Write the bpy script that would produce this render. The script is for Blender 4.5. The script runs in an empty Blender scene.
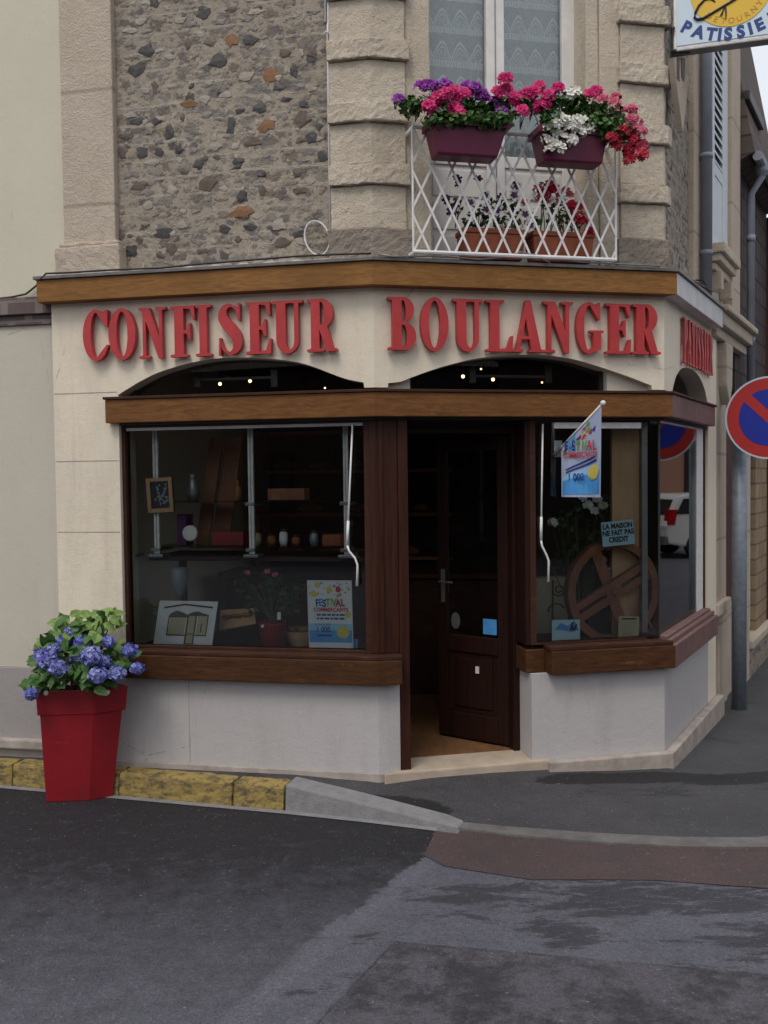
import bpy, bmesh, math, random
from mathutils import Vector, Matrix, noise
from math import sin, cos, pi, radians as R
random.seed(7)
sc = bpy.context.scene
C = sc.collection

# ------------------------------------------------------------------ camera
F_PX, PITCH, ROLL, CZ = 939.5108, -0.0363, 0.0122, 1.75
cam = bpy.data.cameras.new('camera'); camo = bpy.data.objects.new('camera', cam); C.objects.link(camo)
cam.sensor_fit = 'VERTICAL'; cam.sensor_height = 24.0; cam.lens = F_PX / 1024 * 24.0
cam.clip_start = 0.05; cam.clip_end = 2000
fwd = Vector((0, cos(PITCH), sin(PITCH))); up0 = Vector((0, -sin(PITCH), cos(PITCH))); rt0 = Vector((1, 0, 0))
rt = rt0 * cos(ROLL) - up0 * sin(ROLL); up = up0 * cos(ROLL) + rt0 * sin(ROLL)
rt = rt0 * cos(ROLL) + up0 * sin(ROLL) * -1
mw = Matrix((rt, up, -fwd)).transposed().to_4x4(); mw.translation = (0, 0, CZ)
camo.matrix_world = mw
sc.camera = camo

# ------------------------------------------------------------------ world and sun (overcast afternoon)
SUN_EL, SUN_AZ = R(58), R(205)          # azimuth measured clockwise from +Y
w = bpy.data.worlds.new('World'); sc.world = w; w.use_nodes = True
nt = w.node_tree; nt.nodes.clear()
sky = nt.nodes.new('ShaderNodeTexSky'); sky.sky_type = 'NISHITA'; sky.sun_disc = False
sky.sun_elevation = SUN_EL; sky.sun_rotation = SUN_AZ; sky.dust_density = 4.0; sky.air_density = 1.0; sky.ozone_density = 1.0
bg = nt.nodes.new('ShaderNodeBackground'); bg.inputs[1].default_value = 0.13
wo = nt.nodes.new('ShaderNodeOutputWorld')
ov = nt.nodes.new('ShaderNodeMix'); ov.data_type = 'RGBA'; ov.inputs[0].default_value = .72      # overcast: the clear sky veiled by even cloud
nt.links.new(sky.outputs[0], ov.inputs[6]); ov.inputs[7].default_value = (6.6, 6.65, 6.8, 1); nt.links.new(ov.outputs[2], bg.inputs[0]); nt.links.new(bg.outputs[0], wo.inputs[0])
sl = bpy.data.lights.new('sun', 'SUN'); sl.energy = 1.1; sl.angle = R(22); sl.color = (1.0, 0.95, 0.88)
so = bpy.data.objects.new('sun', sl); C.objects.link(so)
sd = Vector((sin(SUN_AZ) * cos(SUN_EL), cos(SUN_AZ) * cos(SUN_EL), sin(SUN_EL)))
so.rotation_euler = sd.to_track_quat('Z', 'Y').to_euler(); so.location = (0, 0, 30)
sc.view_settings.view_transform = 'Standard'; sc.view_settings.look = 'None'
sc.view_settings.exposure = 0.30; sc.view_settings.gamma = 1.0
sc.cycles.use_denoising = True
sc.cycles.transparent_max_bounces = 24; sc.cycles.max_bounces = 10

# ------------------------------------------------------------------ the three facade planes and the pixel helper
tL, tM, tR = 0.1981, -0.2175, 1.053
V2 = lambda x, y: Vector((x, y))
U = {'L': V2(cos(tL), -sin(tL)), 'M': V2(cos(tM), -sin(tM)), 'R': V2(cos(tR), sin(tR))}
NR = {k: V2(u.y, -u.x) for k, u in U.items()}
W1 = V2(-0.0469, 5.4664); W2 = W1 + U['M'] * 1.8415; WM = 1.8415
O = {'L': W1, 'M': W1, 'R': W2}
def P(f, u, n, z):
    q = O[f] + U[f] * u + NR[f] * n
    return Vector((q.x, q.y, z))
def ray(x, y):
    dx, dy = x - 384, y - 512
    a = dx * cos(ROLL) - dy * sin(ROLL); b = dx * sin(ROLL) + dy * cos(ROLL)
    v = -b / F_PX
    return Vector((a / F_PX, cos(PITCH) - sin(PITCH) * v, sin(PITCH) + cos(PITCH) * v))
CAM = Vector((0, 0, CZ))
def on(f, n, x, y):
    r = ray(x, y); o = O[f] + NR[f] * n
    t = (o @ NR[f]) / (r.xy @ NR[f]) if False else (o.dot(NR[f])) / (r.xy.dot(NR[f]))
    p = CAM + r * t
    return (p.xy - o).dot(U[f]), p.z
def pt(f, n, x, y):
    u, z = on(f, n, x, y); return P(f, u, n, z)
def atz(x, y, z):
    r = ray(x, y); return CAM + r * ((z - CZ) / r.z)
def inter(a, u, b, v):
    d = u.x * v.y - u.y * v.x; w_ = b - a
    return a + u * ((w_.x * v.y - w_.y * v.x) / d)
def corner(which, n):       # plan point where two facades meet at outward offset n
    if which == 1: return inter(W1 + NR['L'] * n, U['L'], W1 + NR['M'] * n, U['M'])
    return inter(W2 + NR['M'] * n, U['M'], W2 + NR['R'] * n, U['R'])

# ------------------------------------------------------------------ materials
class N:
    def __init__(s, name):
        s.m = bpy.data.materials.new(name); s.m.use_nodes = True
        s.t = s.m.node_tree; s.b = s.t.nodes['Principled BSDF']; s.out = s.t.nodes['Material Output']
        s.tc = s.t.nodes.new('ShaderNodeTexCoord'); s.co = s.tc.outputs['Object']
    def lk(s, a, b): s.t.links.new(a, b)
    def val(s, inp, v):
        if isinstance(v, (int, float)): inp.default_value = v
        elif isinstance(v, tuple): inp.default_value = v if len(v) != 3 or inp.type == 'VECTOR' else (*v, 1)
        else: s.lk(v, inp)
    def map(s, scale=(1, 1, 1), rot=(0, 0, 0), co=None):
        n = s.t.nodes.new('ShaderNodeMapping'); s.lk(co or s.co, n.inputs[0])
        n.inputs['Scale'].default_value = scale; n.inputs['Rotation'].default_value = rot; return n.outputs[0]
    def noise(s, scale, detail=4, rough=.6, co=None, dist=0):
        n = s.t.nodes.new('ShaderNodeTexNoise'); s.lk(co or s.co, n.inputs['Vector'])
        n.inputs['Scale'].default_value = scale; n.inputs['Detail'].default_value = detail
        n.inputs['Roughness'].default_value = rough; n.inputs['Distortion'].default_value = dist
        return n.outputs['Fac']
    def vor(s, scale, co=None, feature='F1', rnd=1.0):
        n = s.t.nodes.new('ShaderNodeTexVoronoi'); s.lk(co or s.co, n.inputs['Vector']); n.feature = feature
        n.inputs['Scale'].default_value = scale; n.inputs['Randomness'].default_value = rnd
        return n
    def ramp(s, fac, stops, interp='LINEAR'):
        n = s.t.nodes.new('ShaderNodeValToRGB'); s.val(n.inputs[0], fac); n.color_ramp.interpolation = interp
        e = n.color_ramp.elements
        while len(e) < len(stops): e.new(0.5)
        for k, (p, c) in enumerate(stops):
            e[k].position = p
            e[k].color = (c, c, c, 1) if isinstance(c, (int, float)) else (*c, 1)
        return n.outputs[0]
    def mix(s, fac, a, b, mode='MIX'):
        n = s.t.nodes.new('ShaderNodeMix'); n.data_type = 'RGBA'; n.blend_type = mode
        s.val(n.inputs[0], fac); s.val(n.inputs[6], a); s.val(n.inputs[7], b); return n.outputs[2]
    def math(s, op, a, b=0.0, clamp=False):
        n = s.t.nodes.new('ShaderNodeMath'); n.operation = op; n.use_clamp = clamp
        s.val(n.inputs[0], a); s.val(n.inputs[1], b); return n.outputs[0]
    def sep(s, co=None):
        n = s.t.nodes.new('ShaderNodeSeparateXYZ'); s.lk(co or s.co, n.inputs[0]); return n.outputs
    def bump(s, h, strength=.3, dist=.01):
        n = s.t.nodes.new('ShaderNodeBump'); s.lk(h, n.inputs['Height'])
        n.inputs['Strength'].default_value = strength; n.inputs['Distance'].default_value = dist
        s.lk(n.outputs[0], s.b.inputs['Normal'])
    def end(s, col, rough=.7, spec=.4, metal=0.0):
        s.val(s.b.inputs['Base Color'], col); s.val(s.b.inputs['Roughness'], rough)
        s.b.inputs['Specular IOR Level'].default_value = spec; s.b.inputs['Metallic'].default_value = metal
        return s.m
def plain(name, c, c2=None, scale=6, rough=.6, bs=80, bstr=.15, spec=.4, metal=0.0, bd=.004):
    n = N(name); c2 = c2 or tuple(x * .8 for x in c)
    f = n.ramp(n.noise(scale, 5), [(.3, 0.0), (.7, 1.0)])
    if bstr: n.bump(n.noise(bs, 3), bstr, bd)
    return n.end(n.mix(f, c, c2), rough, spec, metal)
def plaster(name, c, stain, grime=.35, bstr=.35):
    n = N(name)
    a = n.ramp(n.noise(1.6, 6, .65), [(.35, 0.0), (.75, 1.0)])
    st = n.ramp(n.noise(3.0, 6, .7, n.map((1, 1, .25))), [(.52, 0.0), (.78, 1.0)])
    sp = n.ramp(n.noise(55, 2, .6), [(.66, 0.0), (.74, 1.0)])
    col = n.mix(n.math('MULTIPLY', a, .5), c, tuple(x * .86 for x in c))
    col = n.mix(n.math('MULTIPLY', st, grime), col, stain)
    col = n.mix(n.math('MULTIPLY', sp, .25), col, tuple(x * .5 for x in c))
    drip = n.ramp(n.noise(2.2, 7, .75, n.map((7, 7, .35))), [(.57, 0.0), (.72, 1.0)])
    col = n.mix(n.math('MULTIPLY', drip, .28), col, stain)
    ck = n.vor(1.3, n.map((1, 1, 1)), 'DISTANCE_TO_EDGE')
    crk = n.ramp(n.math('ADD', ck.outputs['Distance'], n.math('MULTIPLY', n.math('ABSOLUTE', n.math('SUBTRACT', n.noise(9, 6, .7), .5)), .12)), [(.004, 1.0), (.010, 0.0)])
    crk = n.math('MULTIPLY', crk, n.ramp(n.noise(1.1, 3), [(.55, 0.0), (.62, .5)]))
    col = n.mix(crk, col, tuple(x * .35 for x in c))
    chip = n.ramp(n.noise(14, 5, .7), [(.70, 0.0), (.73, .5)]); col = n.mix(chip, col, tuple(x * .6 for x in c))
    h = n.math('ADD', n.noise(140, 3), n.math('MULTIPLY', n.noise(22, 4), 1.5))
    n.bump(h, bstr, .006)
    return n.end(col, .85, .25)
def wood(name, c1, c2, sc_=(1.2, 14, 22), rough=.42, worn=None):
    n = N(name)
    g = n.noise(3, 6, .65, n.map(sc_), .6)
    col = n.mix(n.ramp(g, [(.32, 0.0), (.68, 1.0)]), c1, c2)
    bl = n.ramp(n.noise(1.7, 5, .65), [(.4, 0.0), (.72, 1.0)])
    col = n.mix(n.math('MULTIPLY', bl, .6), col, tuple(x * .45 for x in c1))
    if worn:
        wn = n.ramp(n.noise(7, 6, .75, n.map((.5, 2, 2))), [(.58, 0.0), (.7, 1.0)])
        col = n.mix(n.math('MULTIPLY', wn, .55), col, worn)
    n.bump(g, .25, .004)
    return n.end(col, n.ramp(bl, [(0, rough + .12), (1, rough + .3)]), .18)
def flint(name):
    n = N(name)
    def warp(co, sc_, amp):
        wob = n.t.nodes.new('ShaderNodeTexNoise'); n.lk(n.co, wob.inputs['Vector']); wob.inputs['Scale'].default_value = sc_; wob.inputs['Detail'].default_value = 6; wob.inputs['Roughness'].default_value = .7
        add = n.t.nodes.new('ShaderNodeVectorMath'); add.operation = 'MULTIPLY_ADD'
        n.lk(wob.outputs['Color'], add.inputs[0]); add.inputs[1].default_value = (amp,) * 3; n.lk(co, add.inputs[2]); return add.outputs[0]
    v = n.vor(1.0, warp(n.map((9.5, 9.5, 15)), 14, 1.5), 'F1')
    v2 = n.vor(1.0, warp(n.map((24, 24, 34)), 30, 1.6), 'F1')
    c1, c2 = n.sep(v.outputs['Color']), n.sep(v2.outputs['Color'])
    stone = n.ramp(c1[0], [(0, (.06, .046, .048)), (.06, (.13, .118, .11)), (.2, (.25, .225, .195)), (.4, (.165, .145, .13)), (.58, (.28, .255, .22)), (.74, (.2, .155, .115)), (.86, (.22, .2, .18)), (.95, (.34, .31, .27))], 'CONSTANT')
    chips = n.ramp(c2[0], [(0, (.09, .082, .078)), (.16, (.2, .18, .16)), (.45, (.27, .24, .205)), (.7, (.17, .15, .135)), (.88, (.33, .3, .26))], 'CONSTANT')
    mortar = n.mix(n.ramp(n.noise(22, 6, .75), [(.3, 0.0), (.7, 1.0)]), (.42, .36, .285), (.28, .24, .19))
    m1 = n.ramp(n.math('ADD', v.outputs['Distance'], n.math('MULTIPLY', n.math('SUBTRACT', n.noise(30, 6, .75), .5), .9)), [(.34, 1.0), (.5, 0.0)])
    m2 = n.ramp(n.math('ADD', v2.outputs['Distance'], n.math('MULTIPLY', n.math('SUBTRACT', n.noise(12, 5, .7), .5), 1.4)), [(.26, 1.0), (.42, 0.0)])
    z = n.sep()[2]
    zz = n.math('ADD', z, n.math('MULTIPLY', n.math('SUBTRACT', n.noise(1.6, 4), .5), .07))
    ln = n.math('ABSOLUTE', n.math('SUBTRACT', n.math('FRACT', n.math('MULTIPLY', zz, 9.2)), .5))
    course = n.ramp(ln, [(.36, 1.0), (.44, 0.0)])                    # stones sit between the bed joints
    lmask = n.math('MULTIPLY', n.ramp(ln, [(.45, 0.0), (.482, 1.0)]), n.ramp(n.noise(4, 4), [(.36, 0.0), (.5, .9)]))
    col = n.mix(n.math('MULTIPLY', m2, .75), mortar, chips)
    col = n.mix(n.math('MULTIPLY', n.math('MULTIPLY', m1, course), .9), col, n.mix(n.ramp(n.noise(50, 5, .75), [(.35, 0.0), (.65, .5)]), stone, (.1, .09, .085)))
    col = n.mix(lmask, col, (.42, .385, .33))
    col = n.mix(n.math('MULTIPLY', n.ramp(n.noise(.8, 5), [(.35, 0.0), (.7, 1.0)]), .3), col, (.11, .10, .092))
    n.bump(n.math('ADD', n.math('MULTIPLY', n.math('ADD', m1, m2), .5), n.math('MULTIPLY', n.noise(34, 6, .75), 1.6)), .7, .01)
    return n.end(col, .82, .3)
def stone(name, c, c2, dark, joints=0):
    n = N(name)
    a = n.ramp(n.noise(3.5, 6, .7), [(.3, 0.0), (.72, 1.0)])
    col = n.mix(a, c, c2)
    pit = n.ramp(n.noise(30, 6, .8, n.map((1, 1, 2.2))), [(.58, 0.0), (.68, 1.0)])
    col = n.mix(n.math('MULTIPLY', pit, .55), col, dark)
    st = n.ramp(n.noise(5, 6, .75, n.map((1, 1, .35))), [(.55, 0.0), (.8, 1.0)])
    col = n.mix(n.math('MULTIPLY', st, .5), col, dark)
    if joints:
        z = n.math('ADD', n.sep()[2], n.math('MULTIPLY', n.noise(4, 2), .015))
        j = n.math('ABSOLUTE', n.math('SUBTRACT', n.math('FRACT', n.math('MULTIPLY', z, joints)), .5))
        col = n.mix(n.ramp(j, [(.478, 0.0), (.49, .6)]), col, dark)
    n.bump(n.math('ADD', n.math('MULTIPLY', n.noise(20, 8, .8), 2.2), n.noise(90, 3)), .7, .014)
    return n.end(col, .88, .2)
def courses(name, c1, c2, mort, sx, sz, rough=.85):
    n = N(name)
    s = n.sep(); u = n.math('ADD', n.math('MULTIPLY', s[0], U['R'].x), n.math('MULTIPLY', s[1], U['R'].y))
    u = n.math('MULTIPLY', u, 1.0)
    cb = n.t.nodes.new('ShaderNodeCombineXYZ'); n.lk(u, cb.inputs[0]); n.lk(s[2], cb.inputs[1])
    br = n.t.nodes.new('ShaderNodeTexBrick'); n.lk(cb.outputs[0], br.inputs['Vector'])
    br.inputs['Color1'].default_value = (*c1, 1); br.inputs['Color2'].default_value = (*c2, 1); br.inputs['Mortar'].default_value = (*mort, 1)
    br.inputs['Scale'].default_value = 1.0; br.inputs['Brick Width'].default_value = sx; br.inputs['Row Height'].default_value = sz
    br.inputs['Mortar Size'].default_value = sz * .08; br.inputs['Mortar Smooth'].default_value = .3
    col = n.mix(n.math('MULTIPLY', n.ramp(n.noise(6, 5), [(.4, 0.0), (.7, 1.0)]), .5), br.outputs['Color'], tuple(x * .5 for x in c1))
    n.bump(br.outputs['Fac'], -.5, .01)
    return n.end(col, rough, .25)
def glass(name, tint=(.93, .96, .95), ior=1.5):
    m = bpy.data.materials.new(name); m.use_nodes = True; t = m.node_tree; t.nodes.clear()
    o = t.nodes.new('ShaderNodeOutputMaterial'); mx = t.nodes.new('ShaderNodeMixShader')
    tr = t.nodes.new('ShaderNodeBsdfTransparent'); tr.inputs[0].default_value = (*tint, 1)
    gl = t.nodes.new('ShaderNodeBsdfGlossy'); gl.inputs['Roughness'].default_value = .012
    fr = t.nodes.new('ShaderNodeFresnel'); fr.inputs[0].default_value = ior
    geo = t.nodes.new('ShaderNodeNewGeometry')
    tcn = t.nodes.new('ShaderNodeTexCoord'); nz = t.nodes.new('ShaderNodeTexNoise'); nz.inputs['Scale'].default_value = 1.4; nz.inputs['Detail'].default_value = 1
    bp = t.nodes.new('ShaderNodeBump'); bp.inputs['Strength'].default_value = .04; bp.inputs['Distance'].default_value = .01
    t.links.new(tcn.outputs['Object'], nz.inputs['Vector']); t.links.new(nz.outputs['Fac'], bp.inputs['Height']); t.links.new(bp.outputs[0], gl.inputs['Normal'])
    t.links.new(fr.outputs[0], mx.inputs[0]); t.links.new(tr.outputs[0], mx.inputs[1]); t.links.new(gl.outputs[0], mx.inputs[2]); t.links.new(mx.outputs[0], o.inputs[0])
    return m
def emit(name, c, s):
    m = bpy.data.materials.new(name); m.use_nodes = True; b = m.node_tree.nodes['Principled BSDF']
    b.inputs['Base Color'].default_value = (*c, 1); b.inputs['Emission Color'].default_value = (*c, 1); b.inputs['Emission Strength'].default_value = s
    return m
def leafy(name, c1, c2, scale=30, rough=.5, trans=.2):
    n = N(name)
    f = n.ramp(n.noise(scale, 2), [(.3, 0.0), (.7, 1.0)])
    m = n.end(n.mix(f, c1, c2), rough, .3)
    n.b.inputs['Subsurface Weight'].default_value = 0
    return m

def road_mat():
    n = N('road_asphalt')
    s = n.sep(); x, y = s[0], s[1]
    fine = n.noise(9, 8, .8); grit = n.noise(95, 3, .8); speck = n.noise(42, 4, .8)
    rag = n.math('SUBTRACT', n.noise(5.5, 9, .8), .5)
    def dist(p, q):
        d = Vector((q[0] - p[0], q[1] - p[1])); d.normalize(); nx, ny = -d.y, d.x
        return n.math('SUBTRACT', n.math('ADD', n.math('MULTIPLY', x, nx), n.math('MULTIPLY', y, ny)), nx * p[0] + ny * p[1])
    def side(p, q, w_=.06, ra=.35):      # 1 on the left of the line p->q, ragged edge
        v = n.math('ADD', dist(p, q), n.math('MULTIPLY', rag, ra))
        return n.ramp(n.math('ADD', n.math('MULTIPLY', v, 1 / w_), .5), [(0, 0.0), (1, 1.0)])
    def line(p, q, hw, ra):
        v = n.math('ABSOLUTE', n.math('ADD', dist(p, q), n.math('MULTIPLY', rag, ra)))
        return n.ramp(n.math('MULTIPLY', v, 1 / hw), [(.4, 1.0), (1, 0.0)])
    def soft(cx, cy, rx, ry, an):      # where more tar is left: shifts the threshold of the streaks
        dx = n.math('SUBTRACT', x, cx); dy = n.math('SUBTRACT', y, cy)
        a_ = n.math('ADD', n.math('MULTIPLY', dx, cos(an) / rx), n.math('MULTIPLY', dy, sin(an) / rx)); b_ = n.math('SUBTRACT', n.math('MULTIPLY', dy, cos(an) / ry), n.math('MULTIPLY', dx, sin(an) / ry))
        q_ = n.math('ADD', n.math('MULTIPLY', a_, a_), n.math('MULTIPLY', b_, b_)); return n.math('SUBTRACT', 1.0, q_, True)
    streak = n.noise(5.2, 12, .76, n.map((.6, 1.9, 1), (0, 0, R(6))), .4)
    grey = n.mix(n.ramp(n.noise(2.5, 9, .8), [(.3, 0.0), (.7, 1.0)]), (.142, .144, .156), (.096, .097, .106))
    dark = n.mix(n.ramp(fine, [(.3, 0.0), (.75, 1.0)]), (.022, .021, .023), (.04, .038, .041))
    cov = None
    for bl in ((1.15, 4.17, 1.3, .26, .02), (.42, 4.2, .45, .2, .2), (1.75, 3.75, .7, .3, .1), (2.2, 4.05, 1.0, .3, .0), (.7, 3.9, .2, .25, 0)):
        q_ = soft(*bl); cov = q_ if cov is None else n.math('MAXIMUM', cov, q_)
    blot = n.ramp(n.math('ADD', streak, n.math('MULTIPLY', cov, .16)), [(.575, 0.0), (.63, 1.0)])
    mid = n.mix(n.math('MULTIPLY', blot, .72), grey, dark)
    # dark patch on the left, turning grey towards the viewer
    to_grey = n.ramp(n.math('ADD', n.math('MULTIPLY', y, -.62), n.math('ADD', n.math('MULTIPLY', fine, 1.5), 2.25)), [(.1, 0.0), (1.0, 1.0)])
    old = n.mix(to_grey, (.021, .020, .022), (.112, .114, .124))
    old = n.mix(n.math('MULTIPLY', n.ramp(n.noise(7, 9, .85, n.map((.7, 1.6, 1))), [(.56, 0.0), (.66, 1.0)]), .5), old, (.10, .098, .10))
    left = side((-.60, 3.30), (.215, 4.752), .02, .3)
    col = n.mix(left, mid, old)
    col = n.mix(n.math('MULTIPLY', line((-.55, 3.25), (.265, 4.70), .06, .16), .4), col, (.16, .162, .17))
    # trench patch at the lower right
    low = n.math('MULTIPLY', side((1.441, 3.511), (.024, 3.801), .03, .06), side((.024, 3.801), (-.216, 3.311), .05, .12))
    lowc = n.mix(n.ramp(n.noise(4.2, 10, .82), [(.44, 0.0), (.56, 1.0)]), (.045, .043, .045), (.105, .102, .105))
    col = n.mix(low, col, lowc)
    seam = n.math('MAXIMUM', n.math('MULTIPLY', line((1.441, 3.511), (.024, 3.801), .010, .02), n.ramp(x, [(.0, 0.0), (.03, 1.0)])), n.math('MULTIPLY', line((.024, 3.801), (-.216, 3.311), .008, .04), n.ramp(n.math('SUBTRACT', 4.0, y), [(.18, 0.0), (.2, 1.0)])))
    col = n.mix(n.math('MULTIPLY', n.math('MULTIPLY', seam, n.ramp(n.noise(6, 5, .7), [(.4, .1), (.6, 1.0)])), .6), col, (.018, .017, .018))
    col = n.mix(1.0, col, n.ramp(grit, [(.3, .6), (.7, 1.42)]), 'MULTIPLY')
    col = n.mix(1.0, col, n.ramp(speck, [(.3, .8), (.7, 1.2)]), 'MULTIPLY')
    peb = n.ramp(n.noise(60, 1, .5), [(.73, 0.0), (.76, 1.0)])
    col = n.mix(1.0, col, (.86, .86, .98), 'MULTIPLY')
    col = n.mix(n.math('MULTIPLY', peb, .6), col, (.24, .23, .22))
    n.bump(n.math('ADD', n.math('MULTIPLY', grit, 1.6), n.math('MULTIPLY', fine, 1.5)), .8, .01)
    return n.end(col, n.ramp(fine, [(.3, .55), (.7, .85)]), .35)
def asphalt(name, c1, c2, wet=None, spots=()):
    n = N(name)
    f = n.ramp(n.noise(1.8, 8, .75), [(.35, 0.0), (.68, 1.0)])
    col = n.mix(f, c1, c2)
    if wet:
        wm = n.ramp(n.noise(2.6, 7, .7, n.map((.6, 1.4, 1))), [(.56, 0.0), (.64, 1.0)])
        col = n.mix(n.math('MULTIPLY', wm, .8), col, wet)
    for (sx_, sy_, rx_, ry_, an) in spots:      # dark patches with ragged edges at given spots
        x_, y_ = n.sep()[0], n.sep()[1]; dx = n.math('SUBTRACT', x_, sx_); dy = n.math('SUBTRACT', y_, sy_)
        a_ = n.math('ADD', n.math('MULTIPLY', dx, cos(an) / rx_), n.math('MULTIPLY', dy, sin(an) / rx_)); b_ = n.math('SUBTRACT', n.math('MULTIPLY', dy, cos(an) / ry_), n.math('MULTIPLY', dx, sin(an) / ry_))
        q_ = n.math('ADD', n.math('ADD', n.math('MULTIPLY', a_, a_), n.math('MULTIPLY', b_, b_)), n.math('MULTIPLY', n.math('SUBTRACT', n.noise(5, 8, .75), .5), 2.6))
        col = n.mix(n.math('MULTIPLY', n.ramp(q_, [(.75, 1.0), (1.0, 0.0)]), .92), col, (.012, .0115, .013))
    grit = n.noise(95, 3, .8)
    col = n.mix(1.0, col, n.ramp(grit, [(.3, .62), (.7, 1.4)]), 'MULTIPLY')
    peb = n.ramp(n.noise(55, 1, .5), [(.72, 0.0), (.76, 1.0)]); col = n.mix(n.math('MULTIPLY', peb, .5), col, (.2, .19, .18))
    n.bump(n.math('ADD', grit, n.math('MULTIPLY', n.noise(12, 5), 1.5)), .5, .007)
    return n.end(col, .75, .35)
def painted_kerb(name):
    n = N(name)
    wn = n.ramp(n.noise(16, 9, .85, n.map((.6, .6, 1.4))), [(.46, 0.0), (.58, 1.0)])
    y_ = n.mix(n.noise(20, 4), (.34, .25, .075), (.26, .185, .06))
    col = n.mix(n.math('MULTIPLY', wn, .9), y_, (.075, .062, .045))
    gm = n.ramp(n.noise(2.4, 6, .7, n.map((1, 1, 3))), [(.55, 0.0), (.75, .7)])
    col = n.mix(n.math('MULTIPLY', gm, .6), col, (.09, .075, .052))
    n.bump(n.noise(40, 5), .5, .008)
    return n.end(col, .8, .3)
def lace(name):
    # sheer net: holes are real transparency of the weave
    m = bpy.data.materials.new(name); m.use_nodes = True; t = m.node_tree; b = t.nodes['Principled BSDF']
    n = N.__new__(N); n.m = m; n.t = t; n.b = b; n.out = t.nodes['Material Output']
    n.tc = t.nodes.new('ShaderNodeTexCoord'); n.co = n.tc.outputs['Object']
    s = n.sep(); x, z = n.math('ADD', n.math('MULTIPLY', s[0], U['M'].x), n.math('MULTIPLY', s[1], U['M'].y)), s[2]
    fz = n.math('FRACT', n.math('MULTIPLY', n.math('ADD', z, n.math('MULTIPLY', n.noise(2, 2), .03)), 5.0))      # motif rows 20 cm apart
    xq = n.math('MULTIPLY', n.math('ADD', x, n.math('MULTIPLY', n.noise(3, 2), .03)), 8.6); fx = n.math('SUBTRACT', n.math('MULTIPLY', n.math('FRACT', xq), 2.0), 1.0)
    ax_ = n.math('ABSOLUTE', fx)
    dome = n.math('SUBTRACT', .74, n.math('MULTIPLY', n.math('POWER', ax_, 1.5), .5))         # pointed arch
    o1 = n.ramp(n.math('ABSOLUTE', n.math('SUBTRACT', fz, dome)), [(.035, 1.0), (.06, 0.0)])
    o2 = n.ramp(n.math('ABSOLUTE', n.math('SUBTRACT', n.math('ADD', fz, .15), dome)), [(.02, .9), (.045, 0.0)])
    fill = n.math('MULTIPLY', n.ramp(n.math('SUBTRACT', dome, fz), [(.2, 0.0), (.26, 1.0)]), n.ramp(n.noise(70, 3, .6), [(.42, 0.0), (.58, .8)]))
    band = n.math('MULTIPLY', n.ramp(n.math('ABSOLUTE', n.math('SUBTRACT', fz, .10)), [(.06, 1.0), (.075, 0.0)]), n.ramp(n.math('FRACT', n.math('MULTIPLY', x, 52)), [(.5, 1.0), (.6, .35)]))
    edge_ = n.math('ADD', n.ramp(n.math('ABSOLUTE', n.math('SUBTRACT', fz, .025)), [(.012, .9), (.02, 0.0)]), n.ramp(n.math('ABSOLUTE', n.math('SUBTRACT', fz, .18)), [(.012, .9), (.02, 0.0)]))
    net = n.ramp(n.noise(120, 2, .5), [(.4, 0.0), (.6, .35)])
    pat = n.math('MAXIMUM', n.math('MAXIMUM', n.math('MAXIMUM', o1, o2), n.math('MAXIMUM', fill, band)), n.math('MAXIMUM', edge_, net))
    dens = n.math('ADD', n.math('MULTIPLY', pat, .25), .74, True)
    n.lk(dens, b.inputs['Alpha'])
    return n.end(n.mix(pat, (.78, .77, .83), (.95, .94, .96)), .9, .1)

M = {}
M['cream'] = plaster('cream_render', (.72, .645, .52), (.42, .36, .28), .45)
M['base'] = plaster('grey_base_render', (.45, .43, .425), (.27, .25, .24), .55)
M['neigh_up'] = plaster('sage_render', (.57, .535, .425), (.47, .44, .35), .3, .2)
M['neigh_lo'] = plaster('beige_render', (.52, .48, .405), (.40, .36, .30), .35, .2)
M['neigh_base'] = plaster('grey_plinth_render', (.33, .305, .295), (.22, .2, .19), .5)
M['plinth'] = plain('plinth_stone', (.42, .37, .33), (.27, .23, .20), 9, .85, 60, .4)
M['flint'] = flint('flint_masonry')
M['flint_dark'] = plain('dark_flint', (.024, .022, .022), (.06, .055, .053), 30, .45, 60, .5)
M['flint_brown'] = plain('brown_flint', (.13, .095, .07), (.075, .055, .043), 30, .6, 60, .5)
M['flint_orange'] = plain('orange_stone', (.25, .125, .055), (.15, .075, .035), 26, .7, 60, .5)
M['mortar'] = plain('pale_mortar', (.5, .47, .43), (.36, .33, .3), 20, .9, 60, .5)
M['flint_grey'] = plain('grey_flint', (.23, .21, .19), (.15, .135, .125), 26, .6, 60, .5)
M['flint_tan'] = plain('tan_flint', (.27, .22, .165), (.18, .145, .11), 26, .7, 60, .5)
M['flint_pale'] = plain('pale_stone', (.37, .335, .285), (.26, .23, .195), 20, .8, 60, .5)
M['quoin'] = stone('limestone_quoin', (.64, .565, .455), (.50, .43, .34), (.16, .13, .10))
M['pil'] = stone('smooth_limestone', (.58, .495, .405), (.50, .42, .335), (.3, .24, .185), 1.45)
M['greystone'] = stone('dark_limestone', (.36, .31, .255), (.24, .205, .17), (.09, .077, .066))  # limestone in a darker tone for base courses, ledge and recess
M['oak'] = wood('varnished_oak', (.30, .145, .043), (.17, .075, .022), worn=(.10, .045, .02))
M['oak_l'] = wood('varnished_oak_aged', (.215, .092, .027), (.105, .042, .014), worn=(.065, .028, .014))
M['oak_dark'] = wood('dark_oak', (.06, .024, .013), (.032, .013, .008), worn=(.12, .055, .025))
M['oak_sill'] = wood('weathered_sill_oak', (.088, .036, .013), (.036, .014, .007), worn=(.17, .085, .035))
M['door'] = wood('mahogany', (.026, .009, .006), (.012, .004, .003), (14, 14, 1.0), .38)
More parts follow.
